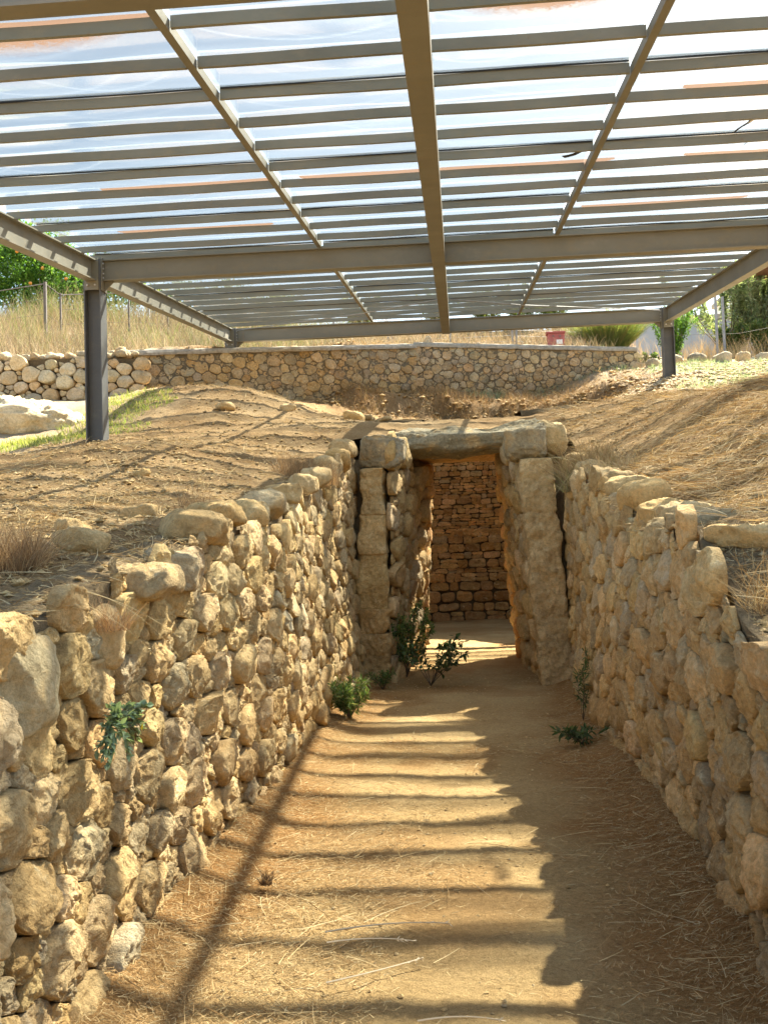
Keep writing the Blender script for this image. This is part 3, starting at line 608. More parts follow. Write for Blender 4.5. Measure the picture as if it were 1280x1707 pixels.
# loose stones on top of these walls
k = 0
bt = []
for i in range(74):
    if i < 58: x_ = random.uniform(-11, -6.4); y_ = 19.85 + random.uniform(-.15, .35); z_ = 5.85 + random.uniform(0, .12)
    else: t_ = random.random(); x_ = -6.9 + 4.5 * t_; y_ = 20.4 + 2.95 * t_; z_ = 6.02 + .5 * t_
    bt.append((x_, y_, z_))
mb = MB()
for i, (x_, y_, z_) in enumerate(bt):
    s_ = random.uniform(.12, .30); rock(mb, (x_, y_, z_), (s_ * 1.2, s_, s_ * .65), (random.uniform(-.3, .3), random.uniform(-.3, .3), random.uniform(0, 3)), 400 + i, .7, 12, 6, pal=PALG * 1.15)
bw = [o for o in COL.objects if o.name.startswith('boulder_wall')][0]
build_in(mb, 'top_stones', M['stone'], bw)
mb = MB(); rock(mb, (-7.75, 17.0, 4.08), (2.3, 1.7, .85), (.06, .12, .35), 91, .75, 60, 12, col=(.56, .52, .44), amp=.08, fine=.035)
tag(mb.build('boulder', M['stone'], loc=(-7.7, 17, 4)), 'large flat white boulder lying in grass at the far left', 'boulder')
# row of rocks on the right beyond the post
for i, (x_, y_, s_) in enumerate([(5.3, 24.6, .42), (5.85, 24.5, .40), (6.4, 24.3, .42), (6.9, 24.4, .40), (7.35, 24.2, .36), (7.8, 24.3, .38), (4.75, 24.3, .32), (8.35, 24.1, .32)]):
    zz = float(T(np.array([x_]), np.array([y_]), False)[0]); mb = MB(); rock(mb, (x_, y_, zz + s_ * .2), (s_ * 1.15, s_ * .8, s_ * .8), (0, 0, random.uniform(0, 3)), 500 + i, .7, 16, 6, pal=PALG * (1.1 if i != 1 else .7))
    nm = ['whitish rock right beside the right post, first of the row', 'dark bluish rock second along the row beyond the right post', 'third rock in the row beyond the right post, squat and grey', 'fourth rock along the row beyond the right post', 'fifth rock along the row, below the wire posts', 'sixth rock along the row, below the leaning oleander', 'low rock just left of the right post base', 'last rock at the right end of the row by the oleander shoots'][i]
    tag(mb.build('edging_rock', M['stone'], loc=(x_, y_, zz)), nm, 'rock', 'rocks edging the bed on the right')

# ---------------------------------------------------------------- shelter
ZB = lambda y: 4.35 + .111 * y      # underside of the purlins
SLP = math.atan(.111)
sh = empty('shelter', (-.17, 13.45, 3), 'grey steel canopy with clear sheet roof standing over the ruin', 'canopy')
def obox(mb, x0, x1, ya, yb, za0, za1, zb0, zb1):
    """bar along y with its own heights at both ends"""
    V = np.array([(x0, ya, za0), (x1, ya, za0), (x1, ya, za1), (x0, ya, za1), (x0, yb, zb0), (x1, yb, zb0), (x1, yb, zb1), (x0, yb, zb1)], float)
    mb.add(V, [(0, 1, 2, 3), (4, 7, 6, 5), (0, 4, 5, 1), (3, 2, 6, 7), (0, 3, 7, 4), (1, 5, 6, 2)])
def ibeam_y(name, xc, ya, yb, dep, wid, top=.0, tf=.018, tw=.014):
    mb = MB(); a, b = ZB(ya) + top, ZB(yb) + top
    obox(mb, xc - wid / 2, xc + wid / 2, ya, yb, a - tf, a, b - tf, b)
    obox(mb, xc - wid / 2, xc + wid / 2, ya, yb, a - dep, a - dep + tf, b - dep, b - dep + tf)
    obox(mb, xc - tw / 2, xc + tw / 2, ya, yb, a - dep + tf, a - tf, b - dep + tf, b - tf)
    return build_in(mb, name, M['steel'], sh, smooth=False)
def ibeam_x(name, x0, x1, yc, dep, wid, top=.0, tf=.018, tw=.014):
    mb = MB(); z = ZB(yc) + top
    mb.box(x0, x1, yc - wid / 2, yc + wid / 2, z - tf, z); mb.box(x0, x1, yc - wid / 2, yc + wid / 2, z - dep, z - dep + tf); mb.box(x0, x1, yc - tw / 2, yc + tw / 2, z - dep + tf, z - tf)
    return build_in(mb, name, M['steel'], sh, smooth=False)
XL, XR, XC = -4.98, 4.62, -.17
FY = [5.15, 13.45, 21.85]
for xc in (XL, XR):
    for a, b in ((FY[0], FY[1]), (FY[1], FY[2])):
        ibeam_y('edge_beam', xc, a + .13, b - .13, .30, .15, 0)
for y_ in FY: ibeam_x('cross_beam', XL + .13, XR - .13, y_, .30, .14, 0)
for a, b in ((FY[0], FY[1]), (FY[1], FY[2])):
    mb = MB(); obox(mb, XC - .085, XC + .085, a + .075, b - .075, ZB(a) - .302, ZB(a) - .001, ZB(b) - .302, ZB(b) - .001); build_in(mb, 'centre_beam', M['steel'], sh, smooth=False)
# bottom flange of the centre beam runs on below the cross beams
mb = MB(); obox(mb, XC - .087, XC + .087, FY[0], FY[2] + .1, ZB(FY[0]) - .322, ZB(FY[0]) - .3035, ZB(FY[2] + .1) - .322, ZB(FY[2] + .1) - .3035); build_in(mb, 'centre_beam_flange', M['steel'], sh, smooth=False)
for xc in (-1.79, 1.43):
    for a, b in ((FY[0], FY[1]), (FY[1], FY[2])):
        mb = MB(); obox(mb, xc - .030, xc + .030, a + .08, b - .08, ZB(a) - .004, ZB(a) + .072, ZB(b) - .004, ZB(b) + .072); build_in(mb, 'tie_beam', M['steel'], sh, smooth=False)
PY = [6.17 + .669 * k for k in range(-1, 11)] + [14.02 + .669 * k for k in range(0, 12)]
for y_ in PY + [13.45]:
    mb = MB(); z = ZB(y_); d_ = .02
    for x0, x1 in ((XL - .05, -1.831), (-1.749, XC - .0), (XC + .0, 1.389), (1.471, XR + .05)):
        sg = np.linspace(x0, x1, 9); 
        for a, b in zip(sg[:-1], sg[1:]):
            s0 = .004 * math.sin(a * 3 + y_ * 5); s1 = .004 * math.sin(b * 3 + y_ * 5)
            V_ = [(a, y_ - d_, z + s0), (b, y_ - d_, z + s1), (b, y_ + d_, z + s1 + .005), (a, y_ + d_, z + s0 + .005), (a, y_ - d_, z + s0 + .08), (b, y_ - d_, z + s1 + .08), (b, y_ + d_, z + s1 + .085), (a, y_ + d_, z + s0 + .085)]
            F_ = [(0, 3, 2, 1), (4, 5, 6, 7), (0, 1, 5, 4), (2, 3, 7, 6)]
            mb.add(V_, F_)
        mb.add([(x0, y_ - d_, z), (x0, y_ + d_, z), (x0, y_ + d_, z + .08), (x0, y_ - d_, z + .08), (x1, y_ - d_, z), (x1, y_ + d_, z), (x1, y_ + d_, z + .08), (x1, y_ - d_, z + .08)], [(0, 1, 2, 3), (4, 7, 6, 5)])
    build_in(mb, 'purlin', M['purlin'], sh, smooth=False)
# posts
def post(xc, yc, zb, sx, near=True):
    zt = ZB(yc) + .0; h = .12; r = bpy.data.objects.new('post', None)
    mb = MB(); mb.box(xc - h, xc - h + .018, yc - h, yc + h, zb, zt); mb.box(xc + h - .018, xc + h, yc - h, yc + h, zb, zt); mb.box(xc - h + .018, xc + h - .018, yc - .007, yc + .007, zb, zt - .002)
    for z_ in (zt - .30, zt - .02): mb.box(xc - h + .018, xc + h - .018, yc - h + .01, yc + h - .01, z_, z_ + .012)
    p = build_in(mb, 'post', M['post'], sh, smooth=False)
    # end plates and gussets
    mb = MB(); mb.box(xc - sx * (h + .022) - .008, xc - sx * (h + .022) + .008, yc - .1, yc + .1, zt - .42, zt - .002) if False else None
    e = h + .004
    mb.box(*sorted((xc + sx * e, xc + sx * (e + .014))), yc - .10, yc + .10, zt - .44, zt + .02)
    V = [(xc + sx * (e + .014), yc - .006, zt - .302), (xc + sx * (e + .014), yc - .006, zt - .44), (xc + sx * (e + .16), yc - .006, zt - .302)]
    V += [(a, b + .012, c) for a, b, c in V]; mb.add(V, [(0, 1, 4, 3), (1, 2, 5, 4), (2, 0, 3, 5)], [(0, 2, 1), (3, 4, 5)])
    mb.box(xc - .1, xc + .1, yc - h - .018, yc - h - .003, zt - .44, zt - .30)
    mb.box(xc - .1, xc + .1, yc - h - .018, yc - h - .003, zt - .02 - .28, zt + .01)
    build_in(mb, 'end_plate', M['steel'], sh, smooth=False)
    if yc > 10:
        for bx in (-.055, .055):
            mb = MB(); mb.tube([(xc + bx, yc - h - .016, zt - .375), (xc + bx, yc - h - .034, zt - .375)], .014, 8); build_in(mb, 'bolt', M['bolt'], sh)
        for bz in (-.06, -.13, -.2, -.26):
            mb = MB(); mb.tube([(xc + sx * (e + .012), yc - .06, zt + bz), (xc + sx * (e + .03), yc - .06, zt + bz)], .011, 6); build_in(mb, 'bolt', M['bolt'], sh)
post(XL, FY[1], 3.0, 1); post(XR, FY[1], 3.2, -1); post(XL, FY[2], 5.0, 1); post(XR, FY[2], 4.95, -1); post(XL, FY[0], 1.5, 1); post(XR, FY[0], 1.6, -1)
# bracing rods in the far bay
for pts in ([(XC + .1, 18.4, ZB(18.4) - .06), (1.4, 19.55, ZB(19.55) - .09), (XR - .2, 21.6, ZB(21.6) - .06)], [(XC - .1, 18.4, ZB(18.4) - .06), (-1.8, 19.6, ZB(19.6) - .09), (XL + .2, 21.6, ZB(21.6) - .06)]):
    mb = MB(); mb.tube(pts, .010, 6); build_in(mb, 'brace_rod', M['galv'], sh)
# roof sheets: one per three purlins and per bay of tie beams
def sheet_material():
    m = bpy.data.materials.new('clear_sheet'); m.use_nodes = True; t = m.node_tree; t.nodes.clear()
    o = t.nodes.new('ShaderNodeOutputMaterial'); tr = t.nodes.new('ShaderNodeBsdfTransparent'); tl = t.nodes.new('ShaderNodeBsdfTranslucent'); gl = t.nodes.new('ShaderNodeBsdfGlossy'); df = t.nodes.new('ShaderNodeBsdfDiffuse')
    tr.inputs[0].default_value = (.82, .845, .83, 1); tl.inputs[0].default_value = (.60, .68, .76, 1); gl.inputs['Roughness'].default_value = .12
    co = ocoord(t); mp = t.nodes.new('ShaderNodeMapping'); mp.inputs['Scale'].default_value = (.35, 2.2, 1); t.links.new(co, mp.inputs[0])
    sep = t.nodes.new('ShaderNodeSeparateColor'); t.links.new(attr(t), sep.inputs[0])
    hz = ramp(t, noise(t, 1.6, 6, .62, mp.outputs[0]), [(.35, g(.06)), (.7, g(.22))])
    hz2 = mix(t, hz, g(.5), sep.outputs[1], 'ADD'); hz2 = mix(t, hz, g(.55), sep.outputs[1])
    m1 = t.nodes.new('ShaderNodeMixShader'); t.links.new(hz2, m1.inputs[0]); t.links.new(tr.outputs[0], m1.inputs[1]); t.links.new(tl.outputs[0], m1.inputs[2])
    fr = t.nodes.new('ShaderNodeFresnel'); fr.inputs[0].default_value = 1.35
    m2 = t.nodes.new('ShaderNodeMixShader'); mf = t.nodes.new('ShaderNodeMath'); mf.operation = 'MULTIPLY'; mf.inputs[1].default_value = .6; t.links.new(fr.outputs[0], mf.inputs[0]); t.links.new(mf.outputs[0], m2.inputs[0]); t.links.new(m1.outputs[0], m2.inputs[1]); t.links.new(gl.outputs[0], m2.inputs[2])
    # dried mud: speckled, thick in the middle of each puddle
    dt = t.nodes.new('ShaderNodeBsdfTranslucent'); dt.inputs[0].default_value = (.17, .095, .05, 1); d2 = t.nodes.new('ShaderNodeBsdfDiffuse'); d2.inputs[0].default_value = (.30, .17, .09, 1)
    m3 = t.nodes.new('ShaderNodeMixShader'); m3.inputs[0].default_value = .3; t.links.new(dt.outputs[0], m3.inputs[1]); t.links.new(d2.outputs[0], m3.inputs[2])
    sp = noise(t, 24, 10, .95, co); su = t.nodes.new('ShaderNodeMath'); su.operation = 'ADD'; t.links.new(sp, su.inputs[0]); t.links.new(sep.outputs[0], su.inputs[1])
    fac = ramp(t, su.outputs[0], [(.72, g(0)), (1.02, g(.45)), (1.45, g(.85))]); gate = t.nodes.new('ShaderNodeMath'); gate.operation = 'MULTIPLY'; t.links.new(fac, gate.inputs[0])
    gt = ramp(t, sep.outputs[0], [(.01, g(0)), (.12, g(1))]); t.links.new(gt, gate.inputs[1])
    m4 = t.nodes.new('ShaderNodeMixShader'); t.links.new(gate.outputs[0], m4.inputs[0]); t.links.new(m2.outputs[0], m4.inputs[1]); t.links.new(m3.outputs[0], m4.inputs[2])
    t.links.new(m4.outputs[0], o.inputs[0]); return m
M['sheet'] = sheet_material()
# (x centre, purlin index on the uphill side of which it lies, half width, reach up the sheet)
allY = sorted(PY + [13.45])
ST = [(-3.0, 1, 1.15, .50), (.62, 1, .72, .44), (2.9, 4, .95, .42), (-2.75, 7, .95, .44), (.75, 7, .95, .46), (-.8, 7, .75, .40), (3.3, 7, .9, .38), (-3.2, 10, 1., .45), (2.6, 10, 1.0, .45)]
xb = [XL - .03, -1.79, XC, 1.43, XR + .03]
for si in range(0, len(allY) - 1, 3):
    ya = allY[si] - .05 - (0 if si else .1); yb = allY[min(si + 3, len(allY) - 1)] + .05
    for bi in range(4):
        xs = np.linspace(xb[bi] + .012, xb[bi + 1] - .012, int((xb[bi + 1] - xb[bi]) / .03)); ys = np.linspace(ya, yb, int((yb - ya) / .025))
        X, Y = np.meshgrid(xs, ys, indexing='ij'); ph = np.zeros_like(X)
        for p0, p1 in zip(allY[:-1], allY[1:]):
            ph = np.where((Y >= p0) & (Y < p1), (Y - p0) / (p1 - p0), ph)
        wx = (X - xb[bi]) / (xb[bi + 1] - xb[bi])
        Zs = ZB(Y) + .098 + .012 * (Y - ya) / (yb - ya) * 0 + .010 * (1 - (Y - ya) / (yb - ya)) - .014 * np.sin(math.pi * ph) * np.sin(math.pi * np.clip(wx * 1.0, 0, 1)) + .006 * n2(X.ravel(), Y.ravel() * .4, 1.2, 2, 90 + si).reshape(X.shape)
        mud = np.zeros_like(X); wh = np.zeros_like(X)
        for (cx, k, hw, rc) in ST:
            y0 = allY[k] + .02; u = (X - cx) / hw; top = rc * np.clip(1 - u * u, 0, 1) ** .8 + .02 * n2(X.ravel(), Y.ravel(), 3, 3, 95).reshape(X.shape) * (np.abs(u) < 1)
            d_ = (Y - y0); inside = (np.abs(u) < 1) & (d_ > -.06) & (d_ < top)
            mud = np.maximum(mud, np.where(inside, np.clip(.12 + .75 * (1 - d_ / (top + 1e-6)) ** .8, 0, 1), 0))
        for p in range(len(allY) - 1):  # thin white arcs painted in: sheet-sag reflections drawn like dried pool outlines
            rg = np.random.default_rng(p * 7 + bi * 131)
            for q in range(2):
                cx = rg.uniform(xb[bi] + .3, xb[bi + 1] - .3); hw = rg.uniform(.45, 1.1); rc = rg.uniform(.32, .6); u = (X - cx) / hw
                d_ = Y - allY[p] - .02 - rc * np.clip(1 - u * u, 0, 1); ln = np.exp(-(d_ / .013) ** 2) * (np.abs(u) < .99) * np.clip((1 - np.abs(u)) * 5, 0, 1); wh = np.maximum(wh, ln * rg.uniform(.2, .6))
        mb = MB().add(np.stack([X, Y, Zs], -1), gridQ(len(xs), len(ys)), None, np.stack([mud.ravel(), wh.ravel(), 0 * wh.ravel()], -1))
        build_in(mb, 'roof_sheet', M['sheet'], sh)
        # dark sealing strip along the lower edge of each sheet, a little wavy
        mb = MB(); xs = np.linspace(xb[bi] + .045, xb[bi + 1] - .045, 40); yy_ = allY[si] - .028 + 0 * xs
        th = .010 + .005 * n2(xs, xs * 0 + si, 1.5, 2, 97 + bi)
        V0 = np.column_stack([xs, yy_, ZB(yy_) + .082 + 0 * xs]); V1 = V0 + np.column_stack([0 * xs, 0 * xs, th + .006]); V2 = V1 + np.array([0, .04, .004]); 
        mb.add(np.stack([V0, V1, V2], 1).reshape(-1, 3), gridQ(40, 3)); build_in(mb, 'edge_seal', M['black'], sh)
# torn strips of sealing tape
for (xa, ya_, xb_, yb_, w_) in [(-2.3, 8.95, -2.0, 8.86, .02), (1.15, 9.95, 1.38, 9.75, .03), (1.0, 8.25, 1.36, 8.3, .014), (2.75, 9.0, 2.72, 9.45, .028), (2.95, 9.62, 2.93, 9.9, .014), (.05, 9.6, .04, 9.78, .02), (-.95, 11.7, -.9, 11.74, .02)]:
    mb = MB(); n_ = 9; s_ = np.linspace(0, 1, n_); px_ = xa + (xb_ - xa) * s_ + .02 * np.sin(s_ * 5); py_ = ya_ + (yb_ - ya_) * s_ + .01 * np.sin(s_ * 7); ww = w_ * (1 - .5 * s_)
    dx, dy = -(yb_ - ya_), (xb_ - xa); l_ = math.hypot(dx, dy); A_ = np.column_stack([px_ - dx / l_ * ww, py_ - dy / l_ * ww, ZB(py_) + .09]); B_ = np.column_stack([px_ + dx / l_ * ww, py_ + dy / l_ * ww, ZB(py_) + .085])
    mb.add(np.stack([A_, B_], 1).reshape(-1, 3), gridQ(n_, 2)); build_in(mb, 'torn_tape', M['black'], sh)

# ---------------------------------------------------------------- straw and grass
STRAW = np.array([(.56, .40, .19), (.48, .31, .13), (.64, .50, .27), (.36, .22, .09), (.44, .27, .11), (.60, .45, .22)])
def ribbons(P, D, Ln, W, bend, lift, cols, seg=4, up=None, rg=rng):
    """thin curved blades: P roots, D unit directions"""
    n = len(P); s = np.linspace(0, 1, seg + 1); side = np.cross(D, [0, 0, 1.]); ns = np.linalg.norm(side, axis=1); bad = ns < .05
    side[bad] = [1, 0, 0]; ns[bad] = 1; side /= ns[:, None]
    upv = np.cross(side, D)
    a = rg.uniform(-1, 1, n) * bend
    pts = P[:, None] + D[:, None] * (Ln[:, None, None] * s[None, :, None]) + side[:, None] * (a * Ln)[:, None, None] * (s ** 2)[None, :, None] + np.array([0, 0, 1.]) * (lift * Ln)[:, None, None] * (s ** 2)[None, :, None]
    ww = W[:, None, None] * (1 - .75 * s ** 1.5)[None, :, None]
    ro = rg.uniform(-.9, .9, n); sv = side * np.cos(ro)[:, None] + upv * np.sin(ro)[:, None]
    A = pts - sv[:, None] * ww; B = pts + sv[:, None] * ww
    V = np.stack([A, B], 2).reshape(n, -1, 3); k = 2 * (seg + 1)
    q = np.array([(2 * i, 2 * i + 1, 2 * i + 3, 2 * i + 2) for i in range(seg)])
    Q = (np.arange(n)[:, None, None] * k + q[None]).reshape(-1, 4)
    return V.reshape(-1, 3), Q, np.repeat(cols, k, axis=0)
def litter(name, label, hf, xs, ys, L0, L1, W0, W1, mean_dir=None, cols=STRAW, hz=.012, tilt=.12, bend=.35, seg=4, rg=rng, dark=1.0):
    n = len(xs); a = rg.uniform(0, 2 * math.pi, n) if mean_dir is None else rg.normal(mean_dir, .7, n)
    Ln = rg.uniform(L0, L1, n) ** 1.0; D = np.column_stack([np.cos(a), np.sin(a), np.zeros(n)]); e = .06
    z0 = hf(xs, ys); z1 = hf(xs + D[:, 0] * e, ys + D[:, 1] * e); D[:, 2] = (z1 - z0) / e + np.abs(rg.normal(0, tilt, n)); D /= np.linalg.norm(D, axis=1)[:, None]
    P = np.column_stack([xs, ys, z0 + rg.uniform(.001, hz, n)])
    c = cols[rg.integers(len(cols), size=n)] * rg.uniform(.7, 1.15, (n, 1)) * dark
    V, Q, C = ribbons(P, D, Ln, rg.uniform(W0, W1, n), bend, np.zeros(n) - .05, c, seg, rg=rg)
    o = MB().add(V, Q, None, C).build(name, M['straw'], smooth=False); return tag(o, label, 'straw', kind='stuff')
def accept(n, xr, yr, dens, rg=rng):
    x = rg.uniform(*xr, n); y = rg.uniform(*yr, n); k = rg.random(n) < dens(x, y); return x[k], y[k]
def cell(x, y, thr=0.0, s=1.2, seed=0): return np.clip(n2(x, y, s, 3, seed) * 1.4 + .5 - thr, 0, 1)
# floor straw
def dfl(x, y):
    ed = np.minimum(x - wall_l(y), wall_r(y) - x); ok = ed > .03
    d = sstep(.85, .1, ed) * (.6 + .4 * cell(x, y, 0, 1.5, 130)) + .04 + .45 * cell(x, y, .45, 1.1, 131)
    d = np.maximum(d, sstep(-.05, -.75, x + .3 * n2(x, y, 1., 2, 133)) * sstep(8, 4.5, y) * .9)
    return ok * d * np.clip(8 / np.maximum(y, 3) ** 1.15, 0, 1)
x, y = accept(190000, (-1.45, 1.35), (2.9, 14), dfl); litter('straw_litter', 'short dry straw strewn over the passage floor', F, x, y, .010, .060, .0006, .0016, hz=.022, seg=2)
x, y = accept(3600, (-1.45, 1.3), (2.9, 11), dfl); litter('long_straw', 'long bleached stalks lying across the passage floor', F, x, y, .08, .34, .0009, .0022, hz=.04, tilt=.06, bend=.2, cols=STRAW * .98)
# mound straw
PEB = []
def dmound(x, y):
    out = ~cavity(x, y) & ((x < wall_l(y) - .15) | (x > wall_r(y) + .12))
    side = np.where(x > 1, .85, .65); d = side * (.35 + .65 * cell(x, y, 0, .9, 140)); d = d * np.where(y > 16, .8, 1) * ((y < 25.4))
    d = np.where((x > 0) & (y > 20) & (y < 22.6) & (x < 3.5), 1, d)
    d = np.maximum(d, sstep(.55, .15, np.minimum(np.abs(x - wall_l(y)), np.abs(x - wall_r(y)))) * .8 * (y < 13))
    return out * d * np.clip(11 / np.maximum(y, 4) ** 1.05, 0, 1)
Tf = lambda x, y: T(x, y, False)
for xr_, yr_, n_ in (((-3.0, -1.42), (3, 9), 24000), ((1.18, 2.7), (3.6, 9), 22000)):
    x, y = accept(n_, xr_, yr_, lambda x, y: .35 + .65 * cell(x, y, 0, 1.6, 141)); litter('dry_litter', 'fine dry litter on the edge of the %s bank above the wall' % ('left' if xr_[0] < 0 else 'right'), T, x, y, .015, .10, .0008, .0020, hz=.02, seg=2, tilt=.2)
    x, y = accept(5000, xr_, yr_, lambda x, y: .3 + .7 * cell(x, y, .2, 2.2, 142)); PEB.append((x, y))
x, y = accept(170000, (-6.5, 6), (3, 25), dmound); litter('dry_litter', 'fine dry grass litter covering the mound', T, x, y, .02, .12, .0012, .0032, hz=.02, seg=2, tilt=.2)
x, y = accept(60000, (1.3, 6.5), (4, 17), dmound); litter('matted_straw', 'matted golden dry grass over the right bank', T, x, y, .06, .30, .0014, .0040, mean_dir=3.6, hz=.04, tilt=.22, cols=STRAW * np.array([1.02, 1.0, 1.0]))
x, y = accept(30000, (-6.2, 5), (4, 25), dmound); litter('loose_stalks', 'loose pale stalks scattered on the mound', T, x, y, .08, .32, .0012, .0030, hz=.04, tilt=.2, cols=STRAW * 1.05)
# standing dry grass on the bank behind
def blades(mb, xs, ys, hf, H0, H1, W, lean, cols, rg=rng, seg=4, fan=.0, ctr=None):
    n = len(xs); a = rg.uniform(0, 6.283, n); l = rg.uniform(0, lean, n); D = np.column_stack([np.cos(a) * l, np.sin(a) * l, np.ones(n)]); D /= np.linalg.norm(D, axis=1)[:, None]
    P = np.column_stack([xs, ys, hf(xs, ys) - .02]); c = cols[rg.integers(len(cols), size=n)] * rg.uniform(.7, 1.25, (n, 1)) * (1 + .3 * n2(xs, ys, 1.1, 2, 171))[:, None]
    V, Q, C = ribbons(P, D, (1 + .35 * n2(xs, ys, .8, 2, 172)) * rg.uniform(H0, H1, n), W * rg.uniform(.6, 1.3, n), .45, -rg.uniform(.0, .35, n), c, seg, rg=rg); mb.add(V, Q, None, C); return mb
DG = np.array([(.42, .33, .20), (.33, .25, .145), (.50, .41, .27), (.22, .165, .10), (.27, .25, .12), (.38, .28, .16)])
GG = np.array([(.24, .30, .09), (.32, .35, .12), (.18, .26, .07), (.40, .38, .16)])
def dbank(x, y):
    b = (y > YL(x) + .25); return b * (.4 + .6 * cell(x, y, 0, .6, 150)) * np.where(x < -6, 1, .8)
x, y = accept(60000, (-18, -2), (20.2, 34), dbank); mb = MB(); blades(mb, x, y, Tf, .25, .95, .0050, .75, DG)
x, y = accept(20000, (-3, 5), (25.0, 31), dbank); blades(mb, x, y, Tf, .15, .6, .0045, .8, DG)
x, y = accept(24000, (-17, -3), (23.5, 32), lambda x, y: cell(x, y, .15, .5, 152)); blades(mb, x, y, Tf, .5, 1.35, .005, .35, np.vstack([GG, DG[:2]]))
tag(mb.build('dry_grass', M['straw'], smooth=False), 'tall bleached grass covering the bank behind the stone walls', 'dry grass', kind='stuff')
x, y = accept(5000, (4.6, 9.5), (26.5, 30), lambda x, y: cell(x, y, 0, .7, 155)); mb = MB(); blades(mb, x, y, Tf, .4, 1.0, .004, .5, np.array([(.75, .52, .24), (.68, .45, .2), (.8, .6, .34)]))
tag(mb.build('dry_grass', M['straw'], smooth=False), 'golden dry grass between the right post and the oleanders', 'dry grass', kind='stuff')
# green weeds patches
def weeds(name, label, spots, n, r, cols, h0=.04, h1=.14, seed=1, lw=.006):
    rg = np.random.default_rng(seed); mb = MB()
    for cx, cy, rr_ in spots:
        k = int(n * rr_ * rr_ / (r * r)) + 10; a = rg.uniform(0, 6.28, k); q = rr_ * np.sqrt(rg.random(k)); xs = cx + q * np.cos(a); ys = cy + q * np.sin(a)
        blades(mb, xs, ys, Tf, h0, h1, lw, .9, cols, rg, 2)
    return tag(mb.build(name, M['leaf'], smooth=False), label, 'grass', kind='stuff')
GW = np.array([(.30, .37, .27), (.24, .32, .21), (.36, .42, .33), (.20, .28, .16)])
weeds('green_weeds', 'pale green weeds on the stony ground by the right post', [(5.3, 20.5, .9), (6.3, 19.2, 1.1), (6.6, 21.6, 1.0), (5.6, 22.6, .8), (4.9, 23.6, .5), (7.2, 17.8, 1.1), (7.4, 23, .8), (2.2, 24.0, .45), (3.9, 24.3, .5), (3.2, 24.3, .35), (.7, 23.7, .5), (6.9, 20.0, 1.0), (5.9, 23.6, .7)], 1300, 1, GW, .05, .17, 3)
weeds('green_grass', 'bright green grass in the hollow by the left post', [(-5.6, 15.6, .7), (-6.1, 16.8, .8), (-5.9, 14.4, .6), (-6.6, 15.3, .6), (-6.0, 18.2, .7), (-6.9, 14.3, .7), (-5.4, 17.2, .5)], 1900, 1, np.array([(.24, .30, .08), (.33, .36, .12), (.42, .38, .18), (.2, .27, .07)]), .05, .15, 4)
# pebbles
def pebbles(name, label, xs, ys, hf, s0, s1, pal, seed):
    rg = np.random.default_rng(seed); mb = MB(); n = len(xs); zs = hf(xs, ys)
    u = np.array([(0, 0, 1), (1, 0, .1), (.3, .95, -.05), (-.8, .6, .1), (-.8, -.6, 0), (.3, -.95, .05), (0, 0, -1)], float)
    Tt = [(0, 1, 2), (0, 2, 3), (0, 3, 4), (0, 4, 5), (0, 5, 1), (6, 2, 1), (6, 3, 2), (6, 4, 3), (6, 5, 4), (6, 1, 5)]
    s = s0 + (s1 - s0) * rg.random(n) ** 3; a = rg.uniform(0, 6.28, n)
    V = u[None] * s[:, None, None] * rg.uniform(.6, 1.3, (n, 7, 1)); V[..., 2] *= .6
    c, si = np.cos(a)[:, None], np.sin(a)[:, None]; X = V[..., 0] * c - V[..., 1] * si; Yv = V[..., 0] * si + V[..., 1] * c
    V = np.stack([X + xs[:, None], Yv + ys[:, None], V[..., 2] + zs[:, None] + s[:, None] * .2], -1)
    Q = (np.arange(n)[:, None, None] * 7 + np.array(Tt)[None]).reshape(-1, 3); C = np.repeat(pal[rg.integers(len(pal), size=n)] * rg.uniform(.8, 1.2, (n, 1)), 7, axis=0)
    mb.add(V.reshape(-1, 3), None, Q, C); return tag(mb.build(name, M['stone'], smooth=False), label, 'pebbles', kind='stuff')
x, y = accept(9000, (-1.4, 1.25), (2.9, 13), lambda x, y: np.clip(6 / y, 0, 1) * (.2 + cell(x, y, .2, 1.5, 160))); pebbles('pebbles', 'small pebbles on the passage floor', x, y, F, .0015, .014, PAL, 1)
x, y = accept(90000, (-6, 6), (3, 25), lambda x, y: dmound(x, y) * .0 + (~cavity(x, y) & ((x < wall_l(y) - .2) | (x > wall_r(y) + .2))) * (.25 + cell(x, y, .3, 1.1, 161)) * np.clip(9 / np.maximum(y, 4), 0, 1)); pebbles('pebbles', 'earth clods and small stones over the mound', x, y, T, .003, .034, PAL * .8, 2)
x, y = accept(9000, (3.6, 8), (16, 24.5), lambda x, y: .2 + .8 * cell(x, y, .1, .8, 163)); pebbles('pebbles', 'pale rubble chips around the far right post', x, y, T, .012, .075, PALG * 1.15, 4)
for q_, (x, y) in enumerate(PEB): pebbles('pebbles', 'crumbled clods along the edge of the %s bank' % ('left', 'right')[q_], x, y, T, .003, .028, PAL * .85, 20 + q_)
x, y = accept(2600, (-3.2, 4.2), (22.0, 23.3), lambda x, y: .3 + .7 * cell(x, y, .1, 1.4, 181)); pebbles('rubble', 'broken stones and clods on the cut earth bank above the lintel', x, y, T, .008, .075, PAL * .7, 31)
x, y = accept(9000, (-3.4, 4.4), (21.9, 24.2), lambda x, y: .3 + .7 * cell(x, y, .0, 1.4, 182)); litter('dry_litter', 'straw caught on the cut earth bank above the lintel', T, x, y, .05, .3, .002, .005, hz=.05, tilt=.5, seg=3, cols=STRAW * .85)
